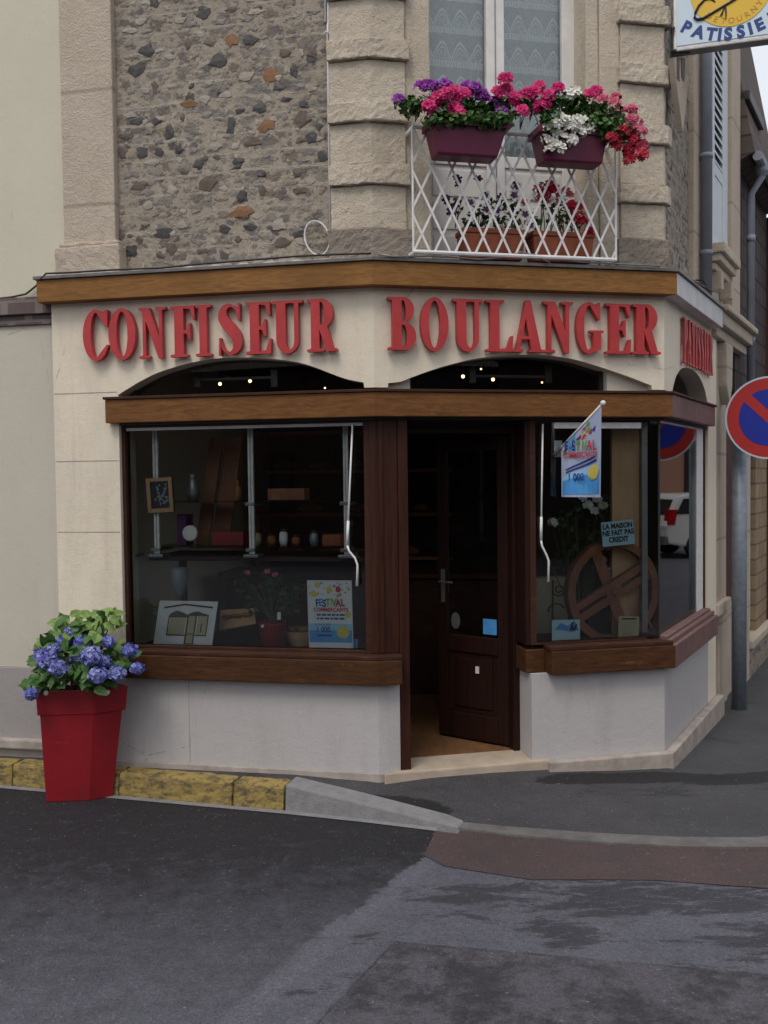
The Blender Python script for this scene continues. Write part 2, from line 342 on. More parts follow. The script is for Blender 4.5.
M['door_v'] = wood('mahogany_trim', (.055, .017, .010), (.022, .008, .005), (14, 14, 1.0), .35)
M['mauve'] = wood('oak_sky_sheen', (.21, .125, .115), (.15, .085, .08), worn=(.25, .17, .16))  # oak with the grazing sky sheen put into its colour
M['zinc'] = plain('zinc_flashing', (.10, .09, .085), (.17, .155, .15), 14, .5, 50, .3, .5, .3)
M['whiteboard'] = plain('white_painted_board', (.56, .55, .56), (.44, .43, .44), 8, .5, 60, .2)
M['white'] = plain('white_gloss_paint', (.74, .72, .70), (.62, .60, .58), 12, .4, 60, .12)
M['whitemetal'] = plain('white_enamel_metal', (.78, .77, .76), (.62, .60, .58), 25, .4, 90, .15)
M['greymetal'] = plain('aluminium_frame', (.27, .27, .27), (.2, .2, .2), 12, .4, 60, .1, .5, .6)
M['red'] = plain('red_letter_paint', (.46, .038, .04), (.35, .024, .028), 9, .42, 120, .12)
M['redpot'] = plain('red_planter_resin', (.25, .010, .018), (.165, .010, .015), 3.2, .45, 160, .15)
def scuffed(name, c, c2, sc_):
    n = N(name); f = n.ramp(n.noise(3, 5), [(.3, 0.0), (.7, 1.0)]); col = n.mix(f, c, c2)
    sm = n.ramp(n.noise(11, 8, .8, n.map((1, 1, 2.4))), [(.6, 0.0), (.68, 1.0)]); col = n.mix(n.math('MULTIPLY', sm, .4), col, sc_)
    dirt = n.ramp(n.noise(4, 7, .8), [(.56, 0.0), (.7, 1.0)]); col = n.mix(n.math('MULTIPLY', dirt, .35), col, (.05, .03, .028))
    n.bump(n.noise(120, 3), .15, .004); return n.end(col, n.ramp(sm, [(0, .42), (1, .7)]), .35)
M['redpot'] = scuffed('red_planter_resin', (.25, .010, .018), (.18, .010, .015), (.3, .06, .06))
M['burgundy'] = plain('burgundy_resin', (.115, .004, .034), (.085, .004, .026), 6, .42, 120, .1)
M['terra'] = plain('terracotta', (.30, .085, .04), (.2, .055, .03), 10, .8, 70, .25)
M['glass'] = glass('window_glass'); M['glass2'] = glass('transom_glass', (.72, .72, .72))
M['black'] = plain('black_paint', (.016, .015, .015), (.03, .028, .027), 9, .5, 80, .1)
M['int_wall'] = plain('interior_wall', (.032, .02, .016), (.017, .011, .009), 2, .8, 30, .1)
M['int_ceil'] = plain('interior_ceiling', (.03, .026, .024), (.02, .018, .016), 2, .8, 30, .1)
M['int_floor'] = wood('interior_parquet', (.22, .11, .05), (.13, .065, .03), (9, 2, 9), .4)
M['thresh'] = plain('threshold_limestone', (.47, .39, .31), (.34, .275, .21), 6, .75, 60, .3)
M['panelwood'] = wood('pale_plywood', (.56, .35, .21), (.46, .27, .15), (12, 12, 1.2), .5)
M['wheelwood'] = wood('reddish_wheel_wood', (.30, .125, .072), (.19, .078, .045), (6, 6, 6), .5)
M['lamp'] = emit('halogen_lamp', (1.0, .6, .28), 8)
M['galv'] = plain('galvanised_post', (.25, .29, .33), (.17, .20, .235), 18, .5, 60, .25, .5, .3)
M['pipe'] = plain('blue_grey_downpipe', (.24, .265, .31), (.19, .21, .25), 10, .45, 60, .15)
M['shutter'] = plain('pale_blue_shutter', (.52, .56, .60), (.45, .49, .53), 8, .5, 60, .12)
M['signred'] = plain('sign_red', (.50, .035, .03), (.44, .03, .026), 5, .35, 60, .03)
M['signblue'] = plain('sign_blue', (.018, .035, .36), (.015, .03, .31), 5, .35, 60, .03)
M['signwhite'] = plain('sign_white', (.58, .69, .78), (.53, .64, .73), 4, .35, 60, .03)
M['signyellow'] = plain('sign_yellow', (.72, .47, .04), (.68, .43, .035), 4, .4, 60, .03)
M['signorange'] = plain('sign_orange', (.50, .22, .03), (.46, .2, .03), 4, .4, 60, .03)
M['navy'] = plain('navy_ink', (.016, .05, .22), (.014, .045, .2), 5, .4, 60, 0)
M['ink'] = plain('black_ink', (.012, .012, .02), (.02, .02, .03), 5, .5, 60, 0)
M['paper'] = plain('paper_white', (.66, .67, .70), (.6, .61, .64), 9, .7, 60, 0)
M['sky_paper'] = plain('pale_blue_card', (.42, .64, .76), (.36, .58, .70), 9, .7, 60, 0)
M['pblue'] = plain('print_blue', (.05, .22, .56), (.08, .33, .66), 14, .6, 60, 0)
M['plight'] = plain('print_light_blue', (.2, .45, .72), (.3, .53, .75), 14, .6, 60, 0)
M['pred'] = plain('print_red', (.5, .03, .05), (.4, .03, .04), 9, .6, 60, 0)
M['pyellow'] = plain('print_yellow', (.62, .5, .08), (.5, .42, .1), 30, .6, 60, 0)
M['pgreen'] = plain('print_green', (.14, .34, .07), (.1, .3, .06), 9, .6, 60, 0)
M['ppurple'] = plain('print_purple', (.1, .04, .25), (.1, .04, .25), 9, .6, 60, 0)
M['buff'] = plain('buff_card', (.42, .39, .25), (.36, .33, .2), 9, .7, 60, 0)
M['tan'] = plain('tan_carton', (.36, .30, .21), (.3, .25, .18), 9, .7, 60, .05)
M['kerbyellow'] = painted_kerb('worn_yellow_kerb_paint')
M['kerbgrey'] = plain('kerb_granite', (.235, .23, .235), (.165, .16, .165), 12, .8, 70, .5, bd=.008)
M['road'] = road_mat()
M['pave'] = asphalt('pavement_asphalt', (.056, .055, .059), (.036, .035, .038), (.026, .026, .028), [(1.5, 5.62, .75, .09, .16), (-.05, 5.26, .42, .085, -.12), (2.2, 5.72, .45, .10, .35), (.25, 5.2, .16, .05, 0)])
M['redstrip'] = asphalt('red_asphalt', (.078, .05, .05), (.05, .039, .04), (.05, .042, .043))
M['lace'] = lace('lace_net')
M['brickband'] = courses('purple_brick', (.14, .10, .10), (.10, .075, .075), (.2, .17, .15), .075, .12)
M['tanbrick'] = courses('tan_brick', (.36, .27, .17), (.28, .20, .125), (.16, .12, .085), .3, .15)
M['slate'] = courses('dark_slate_hanging', (.085, .062, .062), (.055, .042, .045), (.02, .016, .018), .25, .2)
M['darkbrick'] = courses('dark_red_brick', (.12, .05, .04), (.08, .035, .03), (.06, .045, .04), .22, .09)
M['roof'] = courses('weathered_roof_tiles', (.13, .10, .085), (.10, .08, .075), (.05, .04, .035), .18, .16)
M['leaf'] = leafy('green_leaf', (.035, .095, .018), (.06, .14, .03))
M['leaf_l'] = leafy('pale_green_leaf', (.19, .29, .08), (.12, .2, .045))
M['petal_sky'] = leafy('pale_blue_petal', (.24, .27, .55), (.32, .34, .6), 40)
M['leaf_d'] = leafy('dark_leaf', (.018, .045, .016), (.03, .07, .022))
M['petal_blue'] = leafy('blue_petal', (.13, .16, .42), (.21, .25, .5), 40)
M['petal_blue2'] = leafy('violet_blue_petal', (.09, .09, .4), (.15, .15, .48), 40)
M['petal_pink'] = leafy('hot_pink_petal', (.62, .02, .16), (.5, .015, .13), 40)
M['petal_purple'] = leafy('purple_petal', (.27, .03, .32), (.2, .02, .26), 40)
M['petal_dark'] = leafy('dark_purple_petal', (.05, .008, .06), (.07, .01, .09), 40)
M['petal_white'] = leafy('white_petal', (.72, .7, .66), (.6, .6, .52), 40)
M['petal_red'] = leafy('crimson_petal', (.42, .01, .035), (.32, .008, .03), 40)
M['petal_rose'] = leafy('rose_petal', (.55, .13, .2), (.45, .06, .12), 40)
M['stem'] = leafy('stem_green', (.05, .09, .02), (.06, .07, .03))

# ------------------------------------------------------------------ mesh builder
class MB:
    def __init__(s): s.v = []; s.f = []; s.mi = []; s.cur = 0
    def add(s, vs, fs):
        b = len(s.v); s.v += [Vector(v) for v in vs]
        for f in fs: s.f.append([b + i for i in f]); s.mi.append(s.cur)
        return s
    def hexa(s, a, b):          # two quads (same order)
        return s.add(list(a) + list(b), [(0, 1, 2, 3), (7, 6, 5, 4), (0, 4, 5, 1), (1, 5, 6, 2), (2, 6, 7, 3), (3, 7, 4, 0)])
    def fbox(s, f, u0, u1, n0, n1, z0, z1):
        q = lambda z: [P(f, u0, n0, z), P(f, u1, n0, z), P(f, u1, n1, z), P(f, u0, n1, z)]
        return s.hexa(q(z0), q(z1))
    def box(s, c, size, rz=0, ax=None):
        c = Vector(c); x, y, z = [k / 2 for k in size]
        m = ax if ax else Matrix.Rotation(rz, 3, 'Z')
        q = [c + m @ Vector((sx * x, sy * y, sz * z)) for sz in (-1, 1) for sx, sy in ((-1, -1), (1, -1), (1, 1), (-1, 1))]
        return s.hexa(q[:4], q[4:])
    def prism(s, pts, off):     # 3d polygon pushed along off
        n = len(pts); off = Vector(off); pts = [Vector(p) for p in pts]
        s.add(pts + [p + off for p in pts], [tuple(range(n)), tuple(reversed(range(n, 2 * n)))] + [(i, (i + 1) % n, n + (i + 1) % n, n + i) for i in range(n)])
        return s
    def fpoly(s, f, uz, n0, n1):
        return s.prism([P(f, u, n0, z) for u, z in uz], P(f, 0, n1, 0) - P(f, 0, n0, 0))
    def tube(s, pts, r, k=8, cap=True):
        pts = [Vector(p) for p in pts]; rs = r if isinstance(r, (list, tuple)) else [r] * len(pts)
        rings = []; ref = None
        for i, p in enumerate(pts):
            d = (pts[min(i + 1, len(pts) - 1)] - pts[max(i - 1, 0)]).normalized()
            if ref is None: ref = Vector((0, 0, 1)) if abs(d.z) < .9 else Vector((1, 0, 0))
            a = d.cross(ref); a = a.normalized() if a.length > 1e-6 else d.orthogonal().normalized(); b = d.cross(a)
            rings.append([p + (a * cos(2 * pi * j / k) + b * sin(2 * pi * j / k)) * rs[i] for j in range(k)])
            ref = b.cross(d) if False else ref
        vs = [v for r_ in rings for v in r_]; fs = []
        for i in range(len(pts) - 1):
            for j in range(k): fs.append((i * k + j, i * k + (j + 1) % k, (i + 1) * k + (j + 1) % k, (i + 1) * k + j))
        if cap: fs += [tuple(reversed(range(k))), tuple(range((len(pts) - 1) * k, len(pts) * k))]
        return s.add(vs, fs)
    def lathe(s, c, prof, k=20, ax=None):
        c = Vector(c); m = ax or Matrix.Identity(3); vs = []; fs = []
        for r_, z in prof: vs += [c + m @ Vector((r_ * cos(2 * pi * j / k), r_ * sin(2 * pi * j / k), z)) for j in range(k)]
        for i in range(len(prof) - 1):
            for j in range(k): fs.append((i * k + j, i * k + (j + 1) % k, (i + 1) * k + (j + 1) % k, (i + 1) * k + j))
        fs += [tuple(reversed(range(k))), tuple(range((len(prof) - 1) * k, len(prof) * k))]
        return s.add(vs, fs)
    def ball(s, c, r, seg=10, squash=(1, 1, 1), jit=0):
        c = Vector(c); vs = [c + Vector((0, 0, r * squash[2]))]; fs = []; h = seg // 2
        for i in range(1, h):
            for j in range(seg):
                q = 1 + random.uniform(-jit, jit)
                vs.append(c + Vector((sin(pi * i / h) * cos(2 * pi * j / seg) * squash[0], sin(pi * i / h) * sin(2 * pi * j / seg) * squash[1], cos(pi * i / h) * squash[2])) * r * q)
        vs.append(c - Vector((0, 0, r * squash[2])))
        for j in range(seg): fs.append((0, 1 + j, 1 + (j + 1) % seg))
        for i in range(h - 2):
            for j in range(seg): fs.append((1 + i * seg + j, 1 + (i + 1) * seg + j, 1 + (i + 1) * seg + (j + 1) % seg, 1 + i * seg + (j + 1) % seg))
        l = len(vs) - 1
        for j in range(seg): fs.append((l, 1 + (h - 2) * seg + (j + 1) % seg, 1 + (h - 2) * seg + j))
        return s.add(vs, fs)
    def leaf(s, p, d, n, L, W, droop=.25):
        p = Vector(p); d = Vector(d).normalized(); n = Vector(n); sd = d.cross(n); sd = sd.normalized() if sd.length > 1e-5 else d.orthogonal().normalized(); n = sd.cross(d)
        mid = p + d * L * .5 - n * 0
        tip = p + d * L - n * L * droop
        a = p + d * L * .28 + sd * W * .42 + n * W * .12; b = p + d * L * .28 - sd * W * .42 + n * W * .12
        c = p + d * L * .65 + sd * W * .4 + n * W * .08 - n * L * droop * .4; e = p + d * L * .65 - sd * W * .4 + n * W * .08 - n * L * droop * .4
        m1 = p + d * L * .28; m2 = p + d * L * .65 - n * L * droop * .4
        return s.add([p, a, c, tip, e, b, m1, m2], [(0, 6, 1), (0, 5, 6), (1, 6, 7, 2), (6, 5, 4, 7), (2, 7, 3), (7, 4, 3)])
    def petals(s, p, n, r, k=5, cup=.25):
        n = Vector(n).normalized(); a = n.orthogonal().normalized(); b = n.cross(a); p = Vector(p); t0 = random.uniform(0, 6.28)
        for i in range(k):
            t = t0 + 2 * pi * i / k; d = a * cos(t) + b * sin(t); e = a * cos(t + pi / 2) + b * sin(t + pi / 2)
            w_ = r * 3.3 / k
            s.add([p, p + d * r * .55 + e * w_ * .55 + n * r * cup * .5, p + d * r + e * w_ * .42 + n * r * cup, p + d * r - e * w_ * .42 + n * r * cup, p + d * r * .55 - e * w_ * .55 + n * r * cup * .5], [(0, 1, 2, 3, 4)])
        return s
def mesh(mb, name, mats, smooth=False, bevel=0, rough=0):
    me = bpy.data.meshes.new(name); me.from_pydata([tuple(v) for v in mb.v], [], mb.f)
    mats = mats if isinstance(mats, (list, tuple)) else [mats]
    for m in mats: me.materials.append(M[m])
    for p_, i in zip(me.polygons, mb.mi): p_.material_index = i; p_.use_smooth = smooth
    bm = bmesh.new(); bm.from_mesh(me); bmesh.ops.recalc_face_normals(bm, faces=bm.faces)
    if bevel:
        es = [e for e in bm.edges if len(e.link_faces) == 2 and e.calc_face_angle(0) > .6]
        bmesh.ops.bevel(bm, geom=es, offset=bevel, segments=2, affect='EDGES', profile=.6, clamp_overlap=True)
    if rough:
        bmesh.ops.triangulate(bm, faces=[f for f in bm.faces if len(f.verts) > 4])
        for _ in range(4):
            es = [e for e in bm.edges if e.calc_length() > .03]
            if es: bmesh.ops.subdivide_edges(bm, edges=es, cuts=1, use_grid_fill=True)
        bm.normal_update()
        for v in bm.verts:
            q = v.co; v.co = q + v.normal * ((noise.noise(q * 7) * .4 + noise.noise(q * 24) * .35 + noise.noise(q * 61) * .35) * rough)
    bm.to_mesh(me); bm.free(); me.validate(); me.update()
    return me
def tag(o, label=None, cat=None, group=None, kind=None):
    if label: o['label'] = label
    if cat: o['category'] = cat
    if group: o['group'] = group
    if kind: o['kind'] = kind
    return o
def thing(name, label, cat, loc, group=None):
    o = bpy.data.objects.new(name, None); C.objects.link(o); o.location = loc; o.empty_display_size = .1
    return tag(o, label, cat, group)
def origin_of(o):
    q = Vector((0, 0, 0))
    while o: q += Vector(o.location); o = o.parent
    return q
def part(parent, name, mb, mats, smooth=False, bevel=0, label=None, local=False, rough=0):
    if parent and not local:
        q = origin_of(parent); mb.v = [v - q for v in mb.v]
    o = bpy.data.objects.new(name, mesh(mb, name, mats, smooth, bevel, rough)); C.objects.link(o)
    if parent: o.parent = parent
    if label: o['label'] = label
    return o
def solo(name, label, cat, mb, mats, smooth=False, bevel=0, group=None, kind=None, rough=0):
    c = Vector((sum(v.x for v in mb.v) / len(mb.v), sum(v.y for v in mb.v) / len(mb.v), min(v.z for v in mb.v)))
    mb.v = [v - c for v in mb.v]
    o = bpy.data.objects.new(name, mesh(mb, name, mats, smooth, bevel, rough)); C.objects.link(o); o.location = c
    return tag(o, label, cat, group, kind)
def ground(name, mb, mats):
    o = bpy.data.objects.new(name, mesh(mb, name, mats)); C.objects.link(o); return tag(o, kind='structure')
def copy_tree(o, parent=None):
    c = o.copy(); C.objects.link(c); c.parent = parent
    for ch in [k for k in bpy.data.objects if k.parent == o]: copy_tree(ch, c)
    return c
def text_mesh(body, size, depth=.001, align='CENTER', spacing=1.0, bold=0.0):
    cu = bpy.data.curves.new('lettering', 'FONT'); cu.body = body; cu.size = size; cu.extrude = depth; cu.align_x = align; cu.align_y = 'CENTER'
    cu.space_character = spacing; cu.offset = bold; cu.resolution_u = 3
    o = bpy.data.objects.new('lettering', cu); C.objects.link(o)
    me = bpy.data.meshes.new_from_object(o.evaluated_get(bpy.context.evaluated_depsgraph_get()))
    vs = [v.co.copy() for v in me.vertices]; fs = [tuple(p_.vertices) for p_ in me.polygons]
    bpy.data.objects.remove(o); bpy.data.curves.remove(cu); bpy.data.meshes.remove(me)
    return vs, fs
def text_on(mb, body, size, fn, depth=.001, sx=1.0, **kw):   # fn(x,y,d) -> world
    vs, fs = text_mesh(body, size, depth, **kw)
    mb.add([fn(v.x * sx, v.y, v.z) for v in vs], fs)
    return mb

# ================================================================== GROUND
ZR = -.16
g = MB().add([(-300, -300, -.19), (300, -300, -.19), (300, 300, -.19), (-300, 300, -.19)], [(0, 1, 2, 3)])
ground('ground', g, 'pave')
g = MB().add([(-120, -120, ZR), (120, -120, ZR), (120, 120, ZR), (-120, 120, ZR)], [(0, 1, 2, 3)])
ground('road', g, 'road')
# kerb line in plan (front face at the road), left to right then round the corner and up the side street
kp = [atz(0, 785.5, ZR), atz(150, 799, ZR), atz(284, 811, ZR), atz(370, 820, ZR), atz(460, 831, ZR), atz(530, 839, ZR), atz(600, 845, ZR), atz(690, 849.5, ZR), atz(768, 850, ZR)]
kd = (kp[0] - kp[2]).normalized()
kp = [kp[0] + kd * 9, kp[0] + kd * 3] + kp
for q in [(2.35, 4.80), (2.75, 5.1), (3.05, 5.5)]: kp.append(Vector((q[0], q[1], ZR)))
for k in (1, 4, 12, 30): kp.append(Vector((3.05 + U['R'].x * k, 5.5 + U['R'].y * k, ZR)))
def wallz(i, n):      # pavement height along the building
    return 0
# wall line matched to the kerb points
def plan(f, u, n): q = O[f] + U[f] * u + NR[f] * n; return (q.x, q.y)
inner = [plan('L', -11.5, -.1), plan('L', -5.4, -.1), plan('L', -2.3, -.1), plan('L', -1.2, -.1), plan('L', -.5, -.1), plan('L', -.1, -.1), plan('M', .25, -.05), plan('M', .7, -.05), plan('M', 1.1, -.05), plan('M', 1.5, -.05), (plan('M', 1.84, -.05)), plan('R', .15, -.05), plan('R', .8, -.05), plan('R', 1.6, -.05), plan('R', 2.9, -.1), plan('R', 6, -.1), plan('R', 14, -.1), plan('R', 32, -.1)]
zin = [.10, .05, .012, 0, 0, 0, -.005, -.012, -.03, -.06, -.075, -.09, -.12, -.145, -.15, -.15, -.15, -.15]
zk = [-.03, -.03, -.03, -.03, -.03, -.08, -.145, -.147, -.148, -.149, -.15, -.15, -.15, -.15, -.15, -.15, -.15, -.15]
g = MB(); n_ = len(kp); NS = 8
for i in range(n_):
    a = Vector((*inner[i], zin[i])); b = Vector((kp[i].x, kp[i].y, zk[i]))
    d = (b - a); d2 = Vector((d.x, d.y, 0)).normalized()
    b = b - d2 * .11 if i else b - d2 * .11
    for k in range(NS + 1):
        t = k / NS; q = a.lerp(b, t); g.v.append(q)
for i in range(n_ - 1):
    for k in range(NS):
        g.f.append([i * (NS + 1) + k, (i + 1) * (NS + 1) + k, (i + 1) * (NS + 1) + k + 1, i * (NS + 1) + k + 1]); g.mi.append(0)
pv = ground('pavement', g, 'pave')
for p_ in pv.data.polygons: p_.use_smooth = True
# kerb stones
def kerb_stone(a, b, za, zb, wid=.14, gap=.004):
    a = Vector((a[0], a[1], 0)); b = Vector((b[0], b[1], 0)); d = (b - a).normalized(); nn = Vector((-d.y, d.x, 0))
    a = a + d * gap; b = b - d * gap
    lo = [a + Vector((0, 0, ZR - .05)), b + Vector((0, 0, ZR - .05)), b + nn * wid + Vector((0, 0, ZR - .05)), a + nn * wid + Vector((0, 0, ZR - .05))]
    hi = [a + nn * .015 + Vector((0, 0, za)), b + nn * .015 + Vector((0, 0, zb)), b + nn * wid + Vector((0, 0, zb + .004)), a + nn * wid + Vector((0, 0, za + .004))]
    return MB().hexa(lo, hi)
def along(px):  # plan point on the front kerb line for an image column
    lo, hi = kp[2], kp[4]
    best = None
    for k in range(400):
        t = k / 399; q = lo.lerp(hi, t); r = q - CAM
        v = r.dot(camo.matrix_world.col[0].xyz) / r.dot(fwd)
        xx = 384 + F_PX * v
        if best is None or abs(xx - px) < best[0]: best = (abs(xx - px), q)
    return best[1]
KG = 'yellow painted kerb stones'
stops = [along(12) + kd * .95, along(12), along(118), along(232), kp[4]]
klab = ['worn yellow kerb stone cut by the left picture edge', 'worn yellow kerb stone standing mostly behind the red planter', 'long worn yellow kerb stone just right of the red planter', 'short yellow kerb stone next to the grey sloping one']
for i in range(4):
    solo('kerb_stone', klab[i], 'kerb stone', kerb_stone(stops[i], stops[i + 1], -.022, -.022, .14), 'kerbyellow', bevel=.016, group=KG, rough=.012)
ground('kerb', kerb_stone(kp[0], stops[0], .0, .0, .14), 'kerbgrey')
a, b = kp[4], kp[6]
solo('kerb_stone', 'grey sloping kerb stone dropping to road level before the door', 'kerb stone', kerb_stone(a, b, -.012, -.143, .17), 'kerbgrey', bevel=.01)
# flush kerb band, part of the ground
g = MB()
for i in range(6, len(kp) - 1):
    a, b = kp[i], kp[i + 1]; a2 = Vector((*inner[i], 0)); b2 = Vector((*inner[i + 1], 0))
    da = Vector((a2.x - a.x, a2.y - a.y, 0)).normalized() * .13; db = Vector((b2.x - b.x, b2.y - b.y, 0)).normalized() * .13
    z = Vector((0, 0, .016))
    g.hexa([a - Vector((0, 0, .05)), b - Vector((0, 0, .05)), b + db - Vector((0, 0, .05)), a + da - Vector((0, 0, .05))], [a + z, b + z, b + db + z, a + da + z])
M['kerbband'] = plain('worn_kerb_granite', (.15, .14, .138), (.09, .083, .082), 9, .85, 70, .5, bd=.008)
ground('kerb_band', g, 'kerbband')
# gutter strip in front of the yellow kerb
g = MB(); nn = Vector((kd.y, -kd.x, 0)); nn = nn if nn.y < 0 else -nn
pts = kp[2:7]
top = [p_ + Vector((0, 0, .004)) for p_ in pts]; bot = [p_ + nn * .05 + Vector((0, 0, .004)) for p_ in pts]
g.add(top + bot, [(i, i + 1, 6 + i - 1 + 1, 5 + i) for i in range(4)])
ground('gutter', g, 'kerbgrey')
# reddish strip of asphalt along the flush kerb
top = [kp[5].lerp(kp[6], .75), kp[6], kp[7], kp[8], kp[9], kp[10], kp[11]]
bot = [atz(424, 856, ZR), atz(445, 868, ZR), atz(530, 876, ZR), atz(600, 880, ZR), atz(660, 885, ZR), atz(768, 888, ZR), Vector((2.5, 4.3, ZR))]
g = MB(); rows = []
for i in range(7):
    for k in range(5):
        q = top[i].lerp(bot[i], k / 4); 
        q += Vector((0, (.035 * sin(i * 2.1) + .02 * sin(i * 5.3)) * (k == 4), 0))
        g.v.append(Vector((q.x, q.y, ZR + .004)))
for i in range(6):
    for k in range(4): g.f.append([i * 5 + k, (i + 1) * 5 + k, (i + 1) * 5 + k + 1, i * 5 + k + 1]); g.mi.append(0)
ground('road_patch', g, 'redstrip')
# ================================================================== THE CORNER BAKERY
def wrap(mb, segs, n0, n1, z0, z1):
    """a board that follows the facades: segs = list of (facade, u0, u1); one continuous strip, mitred where facades meet"""
    st = []
    for f, u0, u1 in segs:
        for u in (u0, u1):
            if u == 'c1': k = ('c1',)
            elif u == 'c2': k = ('c2',)
            else: k = (f, u)
            if not st or st[-1] != k: st.append(k)
    def edge(k, n): return corner(1 if k[0] == 'c1' else 2, n) if len(k) == 1 else Vector(plan(k[0], k[1], n))
    o = len(mb.v)
    for k in st:
        a, b = edge(k, n0), edge(k, n1); mb.v += [Vector((*a, z0)), Vector((*b, z0)), Vector((*b, z1)), Vector((*a, z1))]
    for i in range(len(st) - 1):
        for j in range(4): mb.f.append([o + 4 * i + j, o + 4 * i + 4 + j, o + 4 * i + 4 + (j + 1) % 4, o + 4 * i + (j + 1) % 4]); mb.mi.append(mb.cur)
    e = o + 4 * (len(st) - 1); mb.f += [[o, o + 1, o + 2, o + 3], [e + 3, e + 2, e + 1, e]]; mb.mi += [mb.cur] * 2
    return mb
bk = thing('corner_bakery', 'cream and stone corner bakery with red lettering and oak shopfront', 'bakery', P('M', .9, 0, 0))
ZS = 2.9      # top of the cream sign band
TOP = 7.2
def arch(f, pts, u0, u1, z0, z1, th=.22):
    """spandrel: rectangle u0..u1 x z0..z1 with the arch curve cut from its underside, as vertical strips"""
    mb = MB()
    def zat(u):
        if u <= pts[0][0]: return z0
        if u >= pts[-1][0]: return z0
        for (a, za), (b, zb) in zip(pts, pts[1:]):
            if a <= u <= b:
                t = (u - a) / (b - a); return za + (zb - za) * t
    us = sorted({u0, u1, *[p_[0] for p_ in pts]})
    dense = []
    for a, b in zip(us, us[1:]):
        dense += [a + (b - a) * k / 3 for k in range(3)]
    dense.append(u1)
    poly = [(u0, z1), (u0, zat(u0))] + [(u, zat(u)) for u in dense[1:-1]] + [(u1, zat(u1)), (u1, z1)]
    # split into quads
    for i in range(len(dense) - 1):
        a, b = dense[i], dense[i + 1]
        fr = [P(f, a, 0, zat(a)), P(f, b, 0, zat(b)), P(f, b, 0, z1), P(f, a, 0, z1)]
        bk_ = [P(f, a, -th, zat(a)), P(f, b, -th, zat(b)), P(f, b, -th, z1), P(f, a, -th, z1)]
        o = len(mb.v); mb.v += fr + bk_
        for q in ((0, 1, 2, 3), (7, 6, 5, 4), (0, 4, 5, 1), (3, 2, 6, 7)): mb.f.append([o + k for k in q]); mb.mi.append(0)
    return mb
def smooth_curve(pts, n=24):
    # Catmull-Rom through control points
    out = []
    for i in range(len(pts) - 1):
        p0 = pts[max(i - 1, 0)]; p1 = pts[i]; p2 = pts[i + 1]; p3 = pts[min(i + 2, len(pts) - 1)]
        for k in range(6):
            t = k / 6
            out.append(tuple(.5 * ((2 * p1[j]) + (-p0[j] + p2[j]) * t + (2 * p0[j] - 5 * p1[j] + 4 * p2[j] - p3[j]) * t * t + (-p0[j] + 3 * p1[j] - 3 * p2[j] + p3[j]) * t ** 3) for j in (0, 1)))
    return out + [pts[-1]]
aL = smooth_curve([(-1.612, 2.275), (-1.45, 2.36), (-1.308, 2.415), (-1.08, 2.465), (-.86, 2.478), (-.62, 2.462), (-.415, 2.424), (-.186, 2.335), (-.06, 2.305)])
aM = smooth_curve([(.08, 2.30), (.16, 2.31), (.231, 2.338), (.42, 2.402), (.655, 2.456), (.95, 2.478), (1.20, 2.462), (1.40, 2.415), (1.6, 2.355), (1.76, 2.30)])
aR = smooth_curve([(.20, 2.26), (.32, 2.38), (.5, 2.455), (.78, 2.48), (1.05, 2.455), (1.26, 2.38), (1.39, 2.27)])
w_ = MB()
w_.fbox('L', -2.04, -1.605, -.22, 0, .547, 2.275)                 # left pier
part(bk, 'pier', w_, 'cream', label='cream rendered pier at the left end of the shopfront')
sp = arch('L', aL, -2.04, 0, 2.275, ZS)
# trim: strips meet at the corner; M and R follow
for f, a, u0, u1 in (('M', aM, 0, WM, ), ('R', aR, 0, 1.72)):
    m2 = arch(f, a, u0, u1, 2.275, ZS); o = len(sp.v); sp.v += m2.v; sp.f += [[o + i for i in q] for q in m2.f]; sp.mi += m2.mi
part(bk, 'sign_band', sp, 'cream')
# fine joints scored in the render of the left pier
for px in (393, 461, 532):
    z = on('L', 0, 85, px)[1]; part(bk, 'scored_joint', MB().fbox('L', -2.035, -1.612, -.002, .0015, z - .0025, z + .0025), 'plinth')
# right pier of the side window
w_ = MB().fbox('R', 1.40, 1.72, -.22, 0, -.3, 2.275); part(bk, 'pier', w_, 'cream')
# base walls
zsb = .545
w_ = MB(); wrap(w_, [('L', -2.04, 'c1'), ('M', 'c1', .13)], -.22, 0, -.2, zsb)
part(bk, 'base_wall', w_, 'base')
w_ = MB(); wrap(w_, [('M', 1.06, 'c2'), ('R', 'c2', 1.3995)], -.22, 0, -.3, zsb)
w_.fpoly('M', [(1.061, -.3), (1.061, zsb), (.955, zsb), (.955, -.3)], -.22, -.002)  # return into the doorway
part(bk, 'base_wall', w_, 'base')
w_ = MB(); wrap(w_, [('M', 1.045, 'c2'), ('R', 'c2', 1.74)], .001, .062, -.32, .012); part(bk, 'plinth', w_, 'plinth', bevel=.008)
w_ = MB(); wrap(w_, [('L', -2.04, 'c1'), ('M', 'c1', .10)], .001, .014, -.2, .012); part(bk, 'plinth', w_, 'plinth', bevel=.003)
w_ = MB().fbox('L', -1.185, -1.180, -.001, .0012, .02, zsb - .01); part(bk, 'scored_joint', w_, 'plinth')
